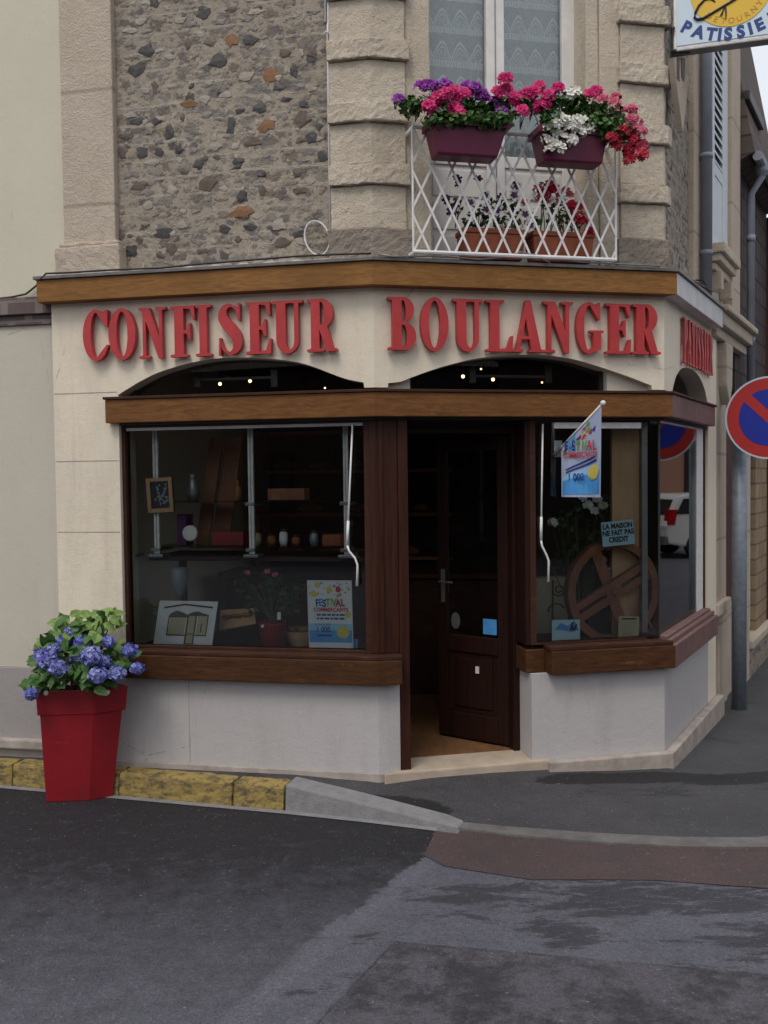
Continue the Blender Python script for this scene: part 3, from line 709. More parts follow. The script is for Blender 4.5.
# cornice board and zinc cap
w_ = MB(); wrap(w_, [('L', -2.085, 'c1'), ('M', 'c1', 'c2')], .0, .088, 2.848, 2.982); part(bk, 'cornice_board', w_, 'oak', bevel=.004)
w_ = MB(); wrap(w_, [('R', 'c2', 1.50)], .0, .088, 2.848, 2.982); part(bk, 'cornice_board', w_, 'whiteboard', bevel=.004, label='white painted cornice board on the side street')
w_ = MB(); wrap(w_, [('L', -2.10, 'c1'), ('M', 'c1', 'c2'), ('R', 'c2', 1.52)], -.06, .103, 2.984, 3.004); part(bk, 'zinc_flashing', w_, 'zinc', bevel=.003)
for f, u0, u1 in (('L', -2.0, -.02), ('M', .02, 1.8)):
    pass
# lintel beam
w_ = MB(); wrap(w_, [('L', -1.665, 'c1'), ('M', 'c1', 'c2')], .001, .057, 2.104, 2.244); part(bk, 'lintel_beam', w_, 'oak_l', bevel=.005)
w_ = MB(); wrap(w_, [('R', 'c2', 1.371)], .001, .057, 2.104, 2.244); part(bk, 'lintel_beam', w_, 'mauve', bevel=.005, label='lintel beam on the side street, sky sheen put into its colour')
w_ = MB(); wrap(w_, [('L', -1.675, 'c1'), ('M', 'c1', 'c2'), ('R', 'c2', 1.382)], -.18, .068, 2.2455, 2.262); part(bk, 'lintel_cap', w_, 'oak_dark', bevel=.003)
w_ = MB(); wrap(w_, [('L', -1.60, 'c1'), ('M', 'c1', 'c2'), ('R', 'c2', 1.395)], -.2, -.001, 2.09, 2.244); part(bk, 'lintel_soffit', w_, 'black')
# sills
w_ = MB(); wrap(w_, [('L', -1.602, 'c1'), ('M', 'c1', .13)], -.2, .076, zsb + .002, .690); part(bk, 'sill', w_, 'oak_sill', bevel=.006)
w_ = MB(); wrap(w_, [('L', -1.602, 'c1'), ('M', 'c1', .135)], -.2, .062, .6905, .716); part(bk, 'sill_top', w_, 'oak_dark', bevel=.006)
w_ = MB(); wrap(w_, [('M', 1.055, 'c2')], -.2, .076, zsb + .002, .690); w_.fpoly('M', [(1.0545, zsb + .002), (1.0545, .69), (.93, .69), (.93, zsb + .002)], -.24, -.03)
part(bk, 'sill', w_, 'oak_sill', bevel=.006)
w_ = MB(); wrap(w_, [('R', 'c2', 1.383)], -.2, .076, zsb + .002, .690); part(bk, 'sill', w_, 'mauve', bevel=.006, label='window sill on the side street, sky sheen put into its colour')
w_ = MB(); wrap(w_, [('M', 1.05, 'c2')], -.2, .062, .6905, .716); part(bk, 'sill_top', w_, 'oak_dark', bevel=.005)
w_ = MB(); wrap(w_, [('R', 'c2', 1.383)], -.2, .05, .6905, .72); wrap(w_, [('R', 'c2', 1.38)], -.2, .02, .7205, .738); part(bk, 'sill_top', w_, 'mauve', bevel=.004)

# ---- display windows
ZW0, ZW1 = .718, 2.088
def frame_bars(f, bars): 
    mb = MB()
    for b in bars: mb.fbox(f, *b)
    return mb
win = part(bk, 'display_window', frame_bars('L', [(-1.604, -1.583, -.1, -.03, ZW0, ZW1), (-.075, -.04, -.1, -.03, ZW0, ZW1), (-1.583, -.075, -.1, -.03, ZW1 - .012, ZW1), (-1.583, -.075, -.1, -.03, ZW0, ZW0 + .012)]), 'oak_dark')
part(win, 'pane', MB().fbox('L', -1.583, -.075, -.068, -.063, ZW0 + .012, ZW1 - .012), 'glass')
w_ = MB().fbox('L', -1.575, -.08, -.055, -.035, ZW1 - .030, ZW1 - .013); part(win, 'shutter_rail', w_, 'greymetal')
# timber at the left of the door
w_ = MB(); wrap(w_, [('L', -.04, 'c1'), ('M', 'c1', .135)], -.11, -.012, .7165, 2.0895); part(bk, 'corner_post', w_, 'door_v', bevel=.006)
w_ = MB().fbox('M', .1355, .195, -.12, -.004, .002, 2.0895); w_.fbox('M', .02, .045, -.0115, -.002, .718, 2.088); part(bk, 'door_jamb', w_, 'door_v', bevel=.005)
# right window front
corner_u = (corner(2, -.0375) - W1).dot(U['M']) - .002
gx0, gx1 = 1.0, 1.735
win = part(bk, 'display_window', frame_bars('M', [(.962, 1.0, -.1, -.03, ZW0, ZW1), (1.0, gx1, -.1, -.03, ZW1 - .012, ZW1), (1.0, gx1, -.1, -.03, ZW0, ZW0 + .012)]), 'oak_dark')
part(win, 'pane', MB().fbox('M', 1.0, corner_u, -.040, -.035, ZW0 + .012, ZW1 - .012), 'glass')
w_ = MB().fbox('M', 1.12, 1.70, -.055, -.025, ZW1 - .05, ZW1 - .013); part(win, 'blind_cassette', w_, 'whitemetal', bevel=.004)
c2 = corner(2, -.0375)
w_ = MB().tube([(c2.x, c2.y, ZW0), (c2.x, c2.y, ZW1)], .008, 8); part(win, 'glazing_bead', w_, 'black')
uu = on('M', -.16, 644, 520)[0]
w_ = MB().fbox('M', uu - .02, uu + .02, -.19, -.15, ZW0, ZW1); part(win, 'inner_post', w_, 'greymetal', bevel=.003)
# side window
uf0, uf1, uf2 = on('R', -.03, 697, 500)[0], on('R', -.03, 703, 500)[0], on('R', -.02, 707.5, 500)[0]
win = part(bk, 'display_window', frame_bars('R', [(uf0, uf1, -.1, -.03, .739, ZW1), (.04, uf0, -.1, -.03, ZW1 - .012, ZW1)]), 'whitemetal')
cu2 = (corner(2, -.0375) - W2).dot(U['R']) + .002
part(win, 'pane', MB().fbox('R', cu2, uf0, -.040, -.035, .739, ZW1 - .012), 'glass')
w_ = MB().fbox('R', uf1 + .0005, uf2, -.11, -.02, .739, ZW1); part(win, 'frame', w_, 'oak_dark', bevel=.004)
w_ = MB().fbox('R', uf2 + .0005, 1.3995, -.15, -.004, .739, ZW1 + .02); part(win, 'reveal', w_, 'cream')
# transom lights behind the arches
for f, u0, u1, posts in (('L', -1.56, -.05, ()), ('M', .225, 1.48, ()), ('R', .2, 1.36, ())):
    t_ = part(bk, 'transom_window', frame_bars(f, [(u0, u1, -.15, -.1, 2.2625, 2.275), (u0, u0 + .02, -.15, -.1, 2.275, 2.50), (u1 - .02, u1, -.15, -.1, 2.275, 2.50)]), 'black')
    part(t_, 'pane', MB().fbox(f, u0 + .02, u1 - .02, -.127, -.123, 2.275, 2.52), 'glass2')
for f, u0, u1 in (('M', .02, .225), ('M', 1.4805, 1.80)):
    w_ = MB().fbox(f, u0, u1, -.17, -.05, 2.2625, 2.52); part(bk, 'transom_reveal', w_, 'neigh_lo')
# steel brackets seen behind the transoms
for f, a, b, y in (('L', 197, 274, 379), ('M', 473, 549, 375)):
    ua, z = on(f, -.25, a, y); ub, z2 = on(f, -.25, b, y)
    w_ = MB().fbox(f, ua - .022, ua + .022, -.27, -.25, z - .05, z + .06).fbox(f, ub - .022, ub + .022, -.27, -.25, z2 - .05, z2 + .06)
    w_.fbox(f, ua + .0225, ub - .0225, -.265, -.255, z - .015, z + .005)
    part(bk, 'blind_bracket', w_, 'greymetal', bevel=.004)

# ---- doorway
zf = .02
w_ = MB()
c1 = corner(1, .01)
tp = [P('M', .02, .035, 0), P('M', 1.06, .03, 0), P('M', 1.06, -.05, 0), P('M', .955, -.24, 0), P('M', .2, -.24, 0), P('M', .13, -.02, 0)]
w_.prism([Vector((q.x, q.y, -.15)) for q in tp], (0, 0, .15 + zf)); part(bk, 'threshold', w_, 'thresh', bevel=.01)
# right door jamb and lining
w_ = MB().fbox('M', .912, .9545, -.31, -.2, zf, 2.0895); w_.fbox('M', .9305, .9615, -.1995, -.03, .7165, 2.0895)
part(bk, 'door_jamb', w_, 'door', bevel=.006)
w_ = MB().fbox('M', .19, .9115, -.31, -.2, 2.02, 2.0895); part(bk, 'door_head', w_, 'door')
# door leaf, hinged at the right jamb, standing ajar into the shop
hinge = Vector(plan('M', .908, -.285)); free = Vector(plan('M', .56, -.685))
du = (free - hinge).normalized(); DW = (free - hinge).length; dn = Vector((du.y, -du.x))
if dn.dot(NR['M']) < 0: dn = -dn
def D(a, n, z): q = hinge + du * a + dn * n; return Vector((q.x, q.y, z))
def dbox(mb, a0, a1, n0, n1, z0, z1):
    return mb.hexa([D(a0, n0, z0), D(a1, n0, z0), D(a1, n1, z0), D(a0, n1, z0)], [D(a0, n0, z1), D(a1, n0, z1), D(a1, n1, z1), D(a0, n1, z1)])
z0, z1 = zf + .008, 2.01
w_ = MB(); dbox(w_, 0, .075, -.04, 0, z0, z1); dbox(w_, DW - .075, DW, -.04, 0, z0, z1); dbox(w_, .0755, DW - .0755, -.04, 0, z1 - .09, z1); dbox(w_, .0755, DW - .0755, -.04, 0, z0, z0 + .17); dbox(w_, .0755, DW - .0755, -.04, 0, .60, .71)
door = part(bk, 'door', w_, 'door', bevel=.006)
w_ = MB(); dbox(w_, .0755, DW - .0755, -.03, -.014, z0 + .1705, .5995); dbox(w_, .12, DW - .12, -.0135, -.004, z0 + .21, .56); part(door, 'panel', w_, 'door', bevel=.008)
w_ = MB(); dbox(w_, .0755, DW - .0755, -.022, -.018, .7105, z1 - .0905); part(door, 'pane', w_, 'glass')
w_ = MB(); dbox(w_, DW - .06, DW - .03, .001, .006, .92, 1.14); w_.tube([D(DW - .045, .006, 1.06), D(DW - .045, .05, 1.06), D(DW - .15, .055, 1.06)], .007, 8); part(door, 'handle', w_, 'zinc')
w_ = MB(); dbox(w_, .215, .24, -.0035, .004, .47, .515); part(door, 'keyhole_plate', w_, 'whitemetal')
# stickers on the door glass
for a0, a1, z0_, z1_, m_, nm in ((DW - .165, DW - .095, .74, .86, 'paper', 'round_sticker'), (.09, .19, .73, .83, 'pblue', 'sticker'), (.13, .42, .86, .97, 'ink', 'sticker')):
    if nm == 'round_sticker':
        cx, cz = (a0 + a1) / 2, (z0_ + z1_) / 2
        w_ = MB(); w_.prism([D(cx + cos(t * pi / 8) * .035, -.016, cz + sin(t * pi / 8) * .055) for t in range(16)], D(0, .0025, 0) - D(0, 0, 0)); part(door, 'sticker', w_, 'greymetal')
    elif m_ != 'ink':
        w_ = MB(); dbox(w_, a0, a1, -.0165, -.014, z0_, z1_); st = part(door, 'sticker', w_, m_)

# ---- shop interior
def ip(f, u, n): return Vector(plan(f, u, n))
room = [ip('L', -2.0, -.225), corner(1, -.225), corner(2, -.225), ip('R', 1.68, -.225), ip('R', 1.68, -3.4), ip('L', -2.0, -3.4)]
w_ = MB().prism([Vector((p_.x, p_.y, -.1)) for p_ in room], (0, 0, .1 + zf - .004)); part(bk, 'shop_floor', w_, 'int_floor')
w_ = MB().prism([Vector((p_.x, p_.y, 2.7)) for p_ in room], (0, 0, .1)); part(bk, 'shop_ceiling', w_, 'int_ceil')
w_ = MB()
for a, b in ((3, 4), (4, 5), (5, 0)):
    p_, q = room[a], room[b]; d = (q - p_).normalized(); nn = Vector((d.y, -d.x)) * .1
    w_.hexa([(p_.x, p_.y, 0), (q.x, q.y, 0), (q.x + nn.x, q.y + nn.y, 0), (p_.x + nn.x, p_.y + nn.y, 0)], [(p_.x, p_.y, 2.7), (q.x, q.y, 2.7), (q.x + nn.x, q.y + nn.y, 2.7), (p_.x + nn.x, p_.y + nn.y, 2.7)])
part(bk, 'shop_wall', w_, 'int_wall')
# display decks just inside the windows
w_ = MB().fbox('L', -1.6, -.2, -.75, -.2205, .66, .70); w_.fbox('L', -1.6, -.2, -.78, -.7505, .02, .70); part(bk, 'display_deck', w_, 'oak_dark')
dq = [ip('M', 1.0, -.2205), corner(2, -.2205), ip('R', 1.38, -.2205), ip('R', 1.38, -.75), ip('M', 1.0, -.75)]
w_ = MB().prism([Vector((p_.x, p_.y, .66)) for p_ in dq], (0, 0, .04)); w_.fbox('M', .97, 1.0, -.75, -.32, .02, .70); part(bk, 'display_deck', w_, 'oak_dark')

# ---- upper storey
UZ = 3.004
w_ = MB(); 

def lump(mb, c, rx, rz, f, big=False):
    """an irregular knapped flint set in the wall face"""
    k = random.choice((9, 10, 11)); u = U[f]; ring = []; ph = random.uniform(0, 6)
    for i in range(k):
        t = 2 * pi * i / k; q = random.uniform(.58, 1.25); ring.append((cos(t + ph * 0) * rx * q, sin(t) * rz * q))
    nrm_ = Vector((*NR[f], 0)); uu_ = Vector((*u, 0)); b = len(mb.v)
    mb.v += [c + uu_ * a + Vector((0, 0, e)) - nrm_ * .012 for a, e in ring] + [c + uu_ * a * .86 + Vector((0, 0, e * .86)) + nrm_ * (random.uniform(.001, .004) + (.001 if big else 0)) for a, e in ring] + [c + nrm_ * (.006 if big else .005) + uu_ * rx * random.uniform(-.3, .3) + Vector((0, 0, rz * random.uniform(-.3, .3)))]
    for i in range(k):
        j2 = (i + 1) % k
        mb.f.append([b + i, b + j2, b + k + j2, b + k + i]); mb.f.append([b + k + i, b + k + j2, b + 2 * k]); mb.mi += [mb.cur, mb.cur]
dark = [(148,51,17,15),(138,70,21,15),(154,3,10,9),(204,13,14,13),(250,40,15,13),(218,61,21,14),(294,71,9,11),(138,122,16,6),(157,121,10,8),(170,132,12,12),(142,152,12,11),(159,152,10,9),(179,150,9,8),(199,165,12,10),(238,162,12,9),(231,127,10,15),(260,108,13,9),(241,110,14,6),(323,155,11,12),(163,233,20,9),(132,251,14,12),(242,197,12,12),(224,229,13,9),(251,227,13,8),(311,138,12,10),(190,97,9,11),(287,99,14,5)]
brown = [(303,120,18,14),(253,142,20,9),(283,242,18,11),(172,249,15,11),(207,182,18,17),(155,86,7,14),(122,154,9,10),(188,45,8,12),(160,255,9,9),(140,240,8,8),(284,53,13,9),(312,53,11,9),(300,190,13,7),(125,136,16,7),(120,235,12,8),(296,173,8,9),(140,185,20,9),(262,190,9,10)]
orange = [(188,103,20,12),(272,75,18,14),(266,125,16,14),(242,213,23,11),(231,41,13,12)]
pale = [(247,77,15,10),(236,146,9,7),(130,115,14,6),(215,147,12,8),(226,95,14,7),(287,70,8,8),(148,205,12,8),(280,225,14,12),(172,190,11,9),(205,100,12,7),(152,162,14,6),(182,225,12,7),(256,12,16,6),(180,20,14,6),(130,30,18,6),(300,240,8,7),(310,88,12,7)]
w_ = MB().fbox('L', -1.60, -.20, -.30, -.05, UZ, TOP)
for i, lst in enumerate((dark, brown, orange, pale)):
    w_.cur = i + 1
    for x, y, wx, wy in lst:
        u, z = on('L', -.05, x, y); s_ = 5.6 / F_PX
        lump(w_, P('L', u, -.05, z), wx * s_ * .62, wy * s_ * .62, 'L', True)
rnd = random.Random(3)
def rubble(w_, f, off, ua_, ub_, p_dark):
    """courses of small stones packed between the larger flints"""
    z = 3.045; row = 0
    while z < TOP - .04:
        hgt = rnd.uniform(.04, .062); u = ua_ + rnd.uniform(0, .05)
        while u < ub_:
            wd = rnd.uniform(.035, .105)
            if rnd.random() < .4:
                q = rnd.random(); w_.cur = 1 if q < p_dark else 2 if q < p_dark + .09 else 5 if q < .42 else 6 if q < .72 else 4
                lump(w_, P(f, u + wd / 2, off, z + hgt / 2 + rnd.uniform(-.006, .006)), wd * .46, hgt * rnd.uniform(.34, .5), f)
            u += wd + rnd.uniform(.004, .03)
        z += hgt + rnd.uniform(.004, .014); row += 1
rubble(w_, 'L', -.05, -1.575, -.285, .05)
part(bk, 'flint_wall', w_, ['flint', 'flint_dark', 'flint_brown', 'flint_orange', 'flint_pale', 'flint_grey', 'flint_tan'])
w_ = MB(); zz0 = 3.0045; us = [-1.54 + k * .04 for k in range(33)]
for a, b in zip(us, us[1:]): w_.hexa([P('L', a, -.049, zz0), P('L', b, -.049, zz0), P('L', b, .03, zz0), P('L', a, .03, zz0)], [P('L', a, -.049, zz0 + .035 + .008 * sin(a * 37)), P('L', b, -.049, zz0 + .035 + .008 * sin(b * 37)), P('L', b, .02 + .01 * sin(b * 51), zz0 + .006), P('L', a, .02 + .01 * sin(a * 51), zz0 + .006)])
part(bk, 'mortar_fillet', w_, 'mortar')
# smooth pilaster at the left end
w_ = MB().fbox('L', -1.945, -1.60, -.3, .0, 3.2, TOP); part(bk, 'pilaster', w_, 'pil', bevel=.012)
w_ = MB().fbox('L', -1.985, -1.555, -.3, .045, UZ, 3.185); w_.fbox('L', -1.97, -1.57, -.3, .02, 3.1855, 3.215); part(bk, 'pilaster_base', w_, 'pil', bevel=.012, rough=.01)
def quoins(f_segs, zs, mat_blk, low):
    """banded corner stones: zs are (z0, z1) of projecting bands"""
    prev = UZ + low
    b0 = MB(); wrap(b0, f_segs(.03), -.3, .028, UZ, UZ + low - .003); part(bk, 'quoin_stone', b0, 'greystone', bevel=.008, rough=.018)
    for (z0_, z1_) in zs:
        m1 = MB(); wrap(m1, f_segs(0), -.3, .0, prev, z0_ - .003); part(bk, 'quoin_stone', m1, mat_blk, bevel=.008, rough=.0075)
        m1 = MB(); wrap(m1, f_segs(.02), -.3, .030, z0_, z1_ - .003); part(bk, 'quoin_stone', m1, mat_blk, bevel=.008, rough=.014)
        prev = z1_
    m1 = MB(); wrap(m1, f_segs(0), -.3, .0, prev, TOP); part(bk, 'quoin_stone', m1, mat_blk, bevel=.008, rough=.0075)
lz = [(on('L', .03, 350, yb)[1], on('L', .03, 350, ya)[1]) for ya, yb in ((163, 184), (101, 121), (38, 58), (-24, -4), (-86, -66))]
quoins(lambda e: [('L', -.245 - e * .4, 'c1'), ('M', 'c1', .205 + e)], lz, 'quoin', on('L', .03, 350, 228)[1] - UZ)
rz_ = [(on('M', .03, 640, yb)[1], on('M', .03, 640, ya)[1]) for ya, yb in ((183, 202), (122, 142), (62, 82), (2, 22), (-58, -38))]
quoins(lambda e: [('M', 1.555 - e, 'c2'), ('R', 'c2', .05 + e)], rz_, 'quoin', on('M', .03, 640, 238)[1] - UZ)
# window jamb stones
wu0, wu1 = .36, 1.34
w_ = MB().fbox('M', .2055, wu0, -.3, -.02, UZ, TOP); part(bk, 'jamb_stone', w_, 'quoin', bevel=.01, rough=.008)
w_ = MB().fbox('M', wu1, 1.425, -.3, -.03, UZ, TOP); w_.fbox('M', 1.4255, 1.5545, -.3, -.015, UZ, TOP); part(bk, 'jamb_stone', w_, 'quoin', bevel=.012, rough=.008)
w_ = MB().fbox('M', wu0 + .0005, wu1 - .0005, -.3, -.02, 5.25, TOP); part(bk, 'lintel_stone', w_, 'quoin', bevel=.01)
w_ = MB().fbox('M', wu0 + .0005, wu1 - .0005, -.3, -.02, UZ, 3.02); part(bk, 'balcony_ledge', w_, 'greystone')
# French window
uL_, uR_ = wu0 + .002, on('M', -.2, 578, 60)[0]
um0, um1 = on('M', -.2, 486, 60)[0], on('M', -.2, 504, 60)[0]
ur0 = on('M', -.2, 562, 60)[0]
zr = on('M', -.2, 520, 157)[1]
fw = part(bk, 'french_window', frame_bars('M', [(uL_, uL_ + .045, -.25, -.2, 3.022, 5.248), (ur0, uR_ - .002, -.25, -.2, 3.022, 5.248), (um0, um1, -.25, -.195, 3.022, 5.248), (uL_ + .0455, um0 - .0005, -.25, -.205, zr - .07, zr), (um1 + .0005, ur0 - .0005, -.25, -.205, zr - .07, zr), (uL_ + .0455, um0 - .0005, -.25, -.205, 5.18, 5.248), (um1 + .0005, ur0 - .0005, -.25, -.205, 5.18, 5.248)]), 'white', bevel=.004)
w_ = MB(); w_.fbox('M', uL_ + .0455, um0 - .0005, -.24, -.215, 3.022, zr - .0705); w_.fbox('M', um1 + .0005, ur0 - .0005, -.24, -.215, 3.022, zr - .0705)
for a, b in ((uL_ + .06, um0 - .015), (um1 + .015, ur0 - .015)):
    for k in range(3): w_.fbox('M', a, b, -.2145, -.208, 3.06 + k * .2, 3.22 + k * .2)
part(fw, 'lower_panel', w_, 'white', bevel=.004)
w_ = MB(); w_.fbox('M', uL_ + .0455, um0 - .0005, -.232, -.228, zr + .0005, 5.1795); w_.fbox('M', um1 + .0005, ur0 - .0005, -.232, -.228, zr + .0005, 5.1795)
part(fw, 'pane', w_, 'glass')
w_ = MB(); w_.fbox('M', (um0 + um1) / 2 - .003, (um0 + um1) / 2 + .003, -.1945, -.19, 3.022, 5.24); part(fw, 'meeting_bead', w_, 'greymetal')
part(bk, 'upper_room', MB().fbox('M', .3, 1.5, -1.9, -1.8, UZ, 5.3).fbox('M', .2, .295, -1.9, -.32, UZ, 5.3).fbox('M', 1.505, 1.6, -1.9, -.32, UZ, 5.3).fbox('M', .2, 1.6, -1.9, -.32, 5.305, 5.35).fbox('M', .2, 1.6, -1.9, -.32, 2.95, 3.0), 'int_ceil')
for a, b, lab in ((uL_ + .01, um0 + .02, 'white lace curtain behind the left leaf of the upstairs window'), (um1 - .02, ur0 + .02, 'white lace curtain behind the right leaf of the upstairs window')):
    mb = MB(); n_ = 30
    for i in range(n_ + 1):
        u = a + (b - a) * i / n_; nn_ = -.262 + .008 * sin(i * 1.3) * (1 if i % 2 else .4)
        mb.v += [P('M', u, nn_, zr - .05), P('M', u, nn_, 5.2)]
    for i in range(n_): mb.f.append([2 * i, 2 * i + 2, 2 * i + 3, 2 * i + 1]); mb.mi.append(0)
    c_ = solo('lace_curtain', lab, 'curtain', mb, 'lace', group='lace curtains upstairs')
    for p_ in c_.data.polygons: p_.use_smooth = True
# side street face of the upper storey
w_ = MB().fbox('R', .06, .85, -.3, -.03, UZ, TOP)
rubble(w_, 'R', -.03, .09, .80, .08)
part(bk, 'flint_wall', w_, ['flint', 'flint_dark', 'flint_brown', 'flint_orange', 'flint_pale', 'flint_grey', 'flint_tan'])
w_ = MB().fbox('R', .8505, 1.18, -.3, .01, UZ, TOP); part(bk, 'pilaster', w_, 'pil', bevel=.012, label='narrow limestone strip beside the downpipe')
# mass of the house behind, so that no light leaks in, and its roof
w_ = MB().prism([Vector((p_.x, p_.y, 2.805)) for p_ in [ip('L', -1.9, -.31), corner(1, -.31), ip('M', .2, -.31), ip('M', .2, -1.95), ip('M', 1.62, -1.95), ip('M', 1.62, -.31), corner(2, -.31), ip('R', 1.15, -.31), ip('R', 1.15, -6), ip('L', -1.9, -6)]], (0, 0, .14)); part(bk, 'storey_floor', w_, 'int_ceil')
w_ = MB().prism([Vector((p_.x, p_.y, TOP + .003)) for p_ in [ip('L', -2.0, .12), corner(1, .12), corner(2, .12), ip('R', 1.2, .12), ip('R', 1.2, -6), ip('L', -2.0, -6)]], (0, 0, .2)); part(bk, 'eaves', w_, 'zinc')
w_ = MB().fbox('L', -2.04, -1.95, -6, -.31, 0, TOP).fbox('R', 1.11, 1.2, -6, -.3005, UZ, TOP); part(bk, 'party_wall', w_, 'neigh_up')

# ================================================================== LETTERS
def glyphs():
    def arc(cx, cy, rx, ry, a0, a1, n=14): return [(cx + rx * cos(R(a0 + (a1 - a0) * i / n)), cy + ry * sin(R(a0 + (a1 - a0) * i / n))) for i in range(n + 1)]
    G = {}
    I = [(0, 0), (.38, 0), (.38, .045), (.275, .06), (.275, .94), (.38, .955), (.38, 1), (0, 1), (0, .955), (.09, .94), (.09, .06), (0, .045)]
    G['I'] = (.38, [[I]])
    G['L'] = (.56, [[[(0, 0), (.54, 0), (.56, .31), (.52, .31), (.44, .08), (.275, .05), (.275, .94), (.38, .955), (.38, 1), (0, 1), (0, .955), (.09, .94), (.09, .06), (0, .045)]]])
    G['E'] = (.56, [[[(0, 0), (.54, 0), (.56, .29), (.52, .29), (.44, .07), (.29, .05), (.29, .47), (.36, .46), (.40, .34), (.44, .34), (.44, .67), (.40, .67), (.36, .54), (.29, .53), (.29, .95), (.43, .935), (.50, .73), (.54, .73), (.53, 1), (0, 1), (0, .955), (.09, .94), (.09, .06), (0, .045)]]])
    G['F'] = (.54, [[[(0, 0), (.38, 0), (.38, .045), (.29, .06), (.29, .46), (.36, .45), (.40, .33), (.44, .33), (.44, .66), (.40, .66), (.36, .53), (.29, .52), (.29, .95), (.43, .935), (.50, .72), (.54, .72), (.53, 1), (0, 1), (0, .955), (.09, .94), (.09, .06), (0, .045)]]])
    G['N'] = (.64, [[[(0, 0), (.25, 0), (.25, .045), (.165, .06), (.165, .74), (.46, -.01), (.55, -.01), (.55, .94), (.64, .955), (.64, 1), (.39, 1), (.39, .955), (.475, .94), (.475, .42), (.25, 1), (0, 1), (0, .955), (.09, .93), (.09, .06), (0, .045)]]])
    G['U'] = (.64, [[[(0, 1), (0, .955), (.08, .94), (.08, .27)] + arc(.315, .25, .235, .265, 180, 360, 16) + [(.55, .94), (.64, .955), (.64, 1), (.37, 1), (.37, .955), (.46, .94), (.46, .27)] + arc(.37, .25, .09, .19, 360, 180, 12) + [(.28, .94), (.37, .955), (.37, 1)]]])
    G['O'] = (.56, [[arc(.28, .5, .28, .515, 0, 360, 40)[:-1], arc(.28, .5, .115, .45, 0, 360, 32)[:-1]]])
    G['C'] = (.56, [[arc(.28, .5, .28, .515, 58, 300, 30) + [(.48, .12), (.56, .30), (.52, .31)] + arc(.285, .5, .115, .45, 300, 60, 24) + [(.50, .66), (.54, .66), (.545, 1), (.50, 1)]]])
    G['G'] = (.62, [[arc(.28, .5, .28, .515, 58, 292, 30) + [(.47, .05), (.56, .08), (.56, .40), (.62, .41), (.62, .455), (.31, .455), (.31, .41), (.385, .40), (.385, .13)] + arc(.285, .5, .115, .45, 300, 60, 24) + [(.50, .66), (.54, .66), (.545, 1), (.50, 1)]]])
    cl = [(.455, .70, .035), (.42, .87, .05), (.29, .965, .055), (.15, .90, .13), (.12, .75, .2), (.19, .62, .22), (.30, .50, .23), (.40, .37, .22), (.43, .22, .19), (.38, .09, .13), (.26, .035, .055), (.13, .12, .05), (.06, .30, .035)]
    cs = []
    for i in range(len(cl) - 1):
        p0, p1, p2, p3 = cl[max(i - 1, 0)], cl[i], cl[i + 1], cl[min(i + 2, len(cl) - 1)]
        for k in range(4):
            t = k / 4; cs.append([.5 * (2 * p1[j] + (-p0[j] + p2[j]) * t + (2 * p0[j] - 5 * p1[j] + 4 * p2[j] - p3[j]) * t * t + (-p0[j] + 3 * p1[j] - 3 * p2[j] + p3[j]) * t ** 3) for j in range(3)])
    cs.append(list(cl[-1])); Lf, Rt = [], []
    for i, (x, y, wd) in enumerate(cs):
        a, b = cs[max(i - 1, 0)], cs[min(i + 1, len(cs) - 1)]; dx, dy = b[0] - a[0], b[1] - a[1]; l = math.hypot(dx, dy)
        # broad-nib: width grows where the stroke runs down
        Lf.append((x - dy / l * wd / 2, y + dx / l * wd / 2)); Rt.append((x + dy / l * wd / 2, y - dx / l * wd / 2))
    G['S'] = (.54, [[Lf + Rt[::-1]], [[(.44, 1.0), (.49, 1.0), (.49, .66), (.45, .66)]], [[(.03, 0), (.08, 0), (.08, .34), (.04, .34)]]])
    G['B'] = (.60, [[[(0, 0)] + arc(.34, .265, .26, .265, -90, 80, 16) + arc(.33, .77, .23, .23, -70, 90, 14) + [(0, 1), (0, .955), (.09, .94), (.09, .06), (0, .045)],
                    [(.29, .055)] + arc(.33, .265, .07, .21, -90, 90, 12) + [(.29, .475)], [(.29, .55)] + arc(.32, .745, .06, .195, -90, 90, 12) + [(.29, .94)]]])
    bowl = [[(.20, .45)] + arc(.34, .725, .24, .275, -90, 90, 16) + [(.20, 1)], [(.29, .51)] + arc(.32, .725, .065, .215, -90, 90, 12) + [(.29, .94)]]
    G['P'] = (.58, [[I], bowl])
    G['R'] = (.66, [[I], bowl, [[(.25, .49), (.44, .50), (.585, .06), (.66, .05), (.66, 0), (.43, 0)]]])
    G['A'] = (.68, [[[(0, 0), (.22, 0), (.22, .045), (.15, .06), (.195, .25), (.365, .25), (.405, .06), (.345, .045), (.345, 0), (.68, 0), (.68, .045), (.61, .06), (.39, 1.01), (.29, 1.01), (.075, .06), (0, .045)], [(.208, .31), (.352, .31), (.285, .66)]]])
    G['T'] = (.58, [[[(.10, 0), (.48, 0), (.48, .045), (.39, .06), (.39, .95), (.47, .93), (.535, .70), (.58, .70), (.57, 1), (.01, 1), (0, .70), (.045, .70), (.11, .93), (.19, .95), (.19, .06), (.10, .045)]]])
    return G
GL = glyphs()
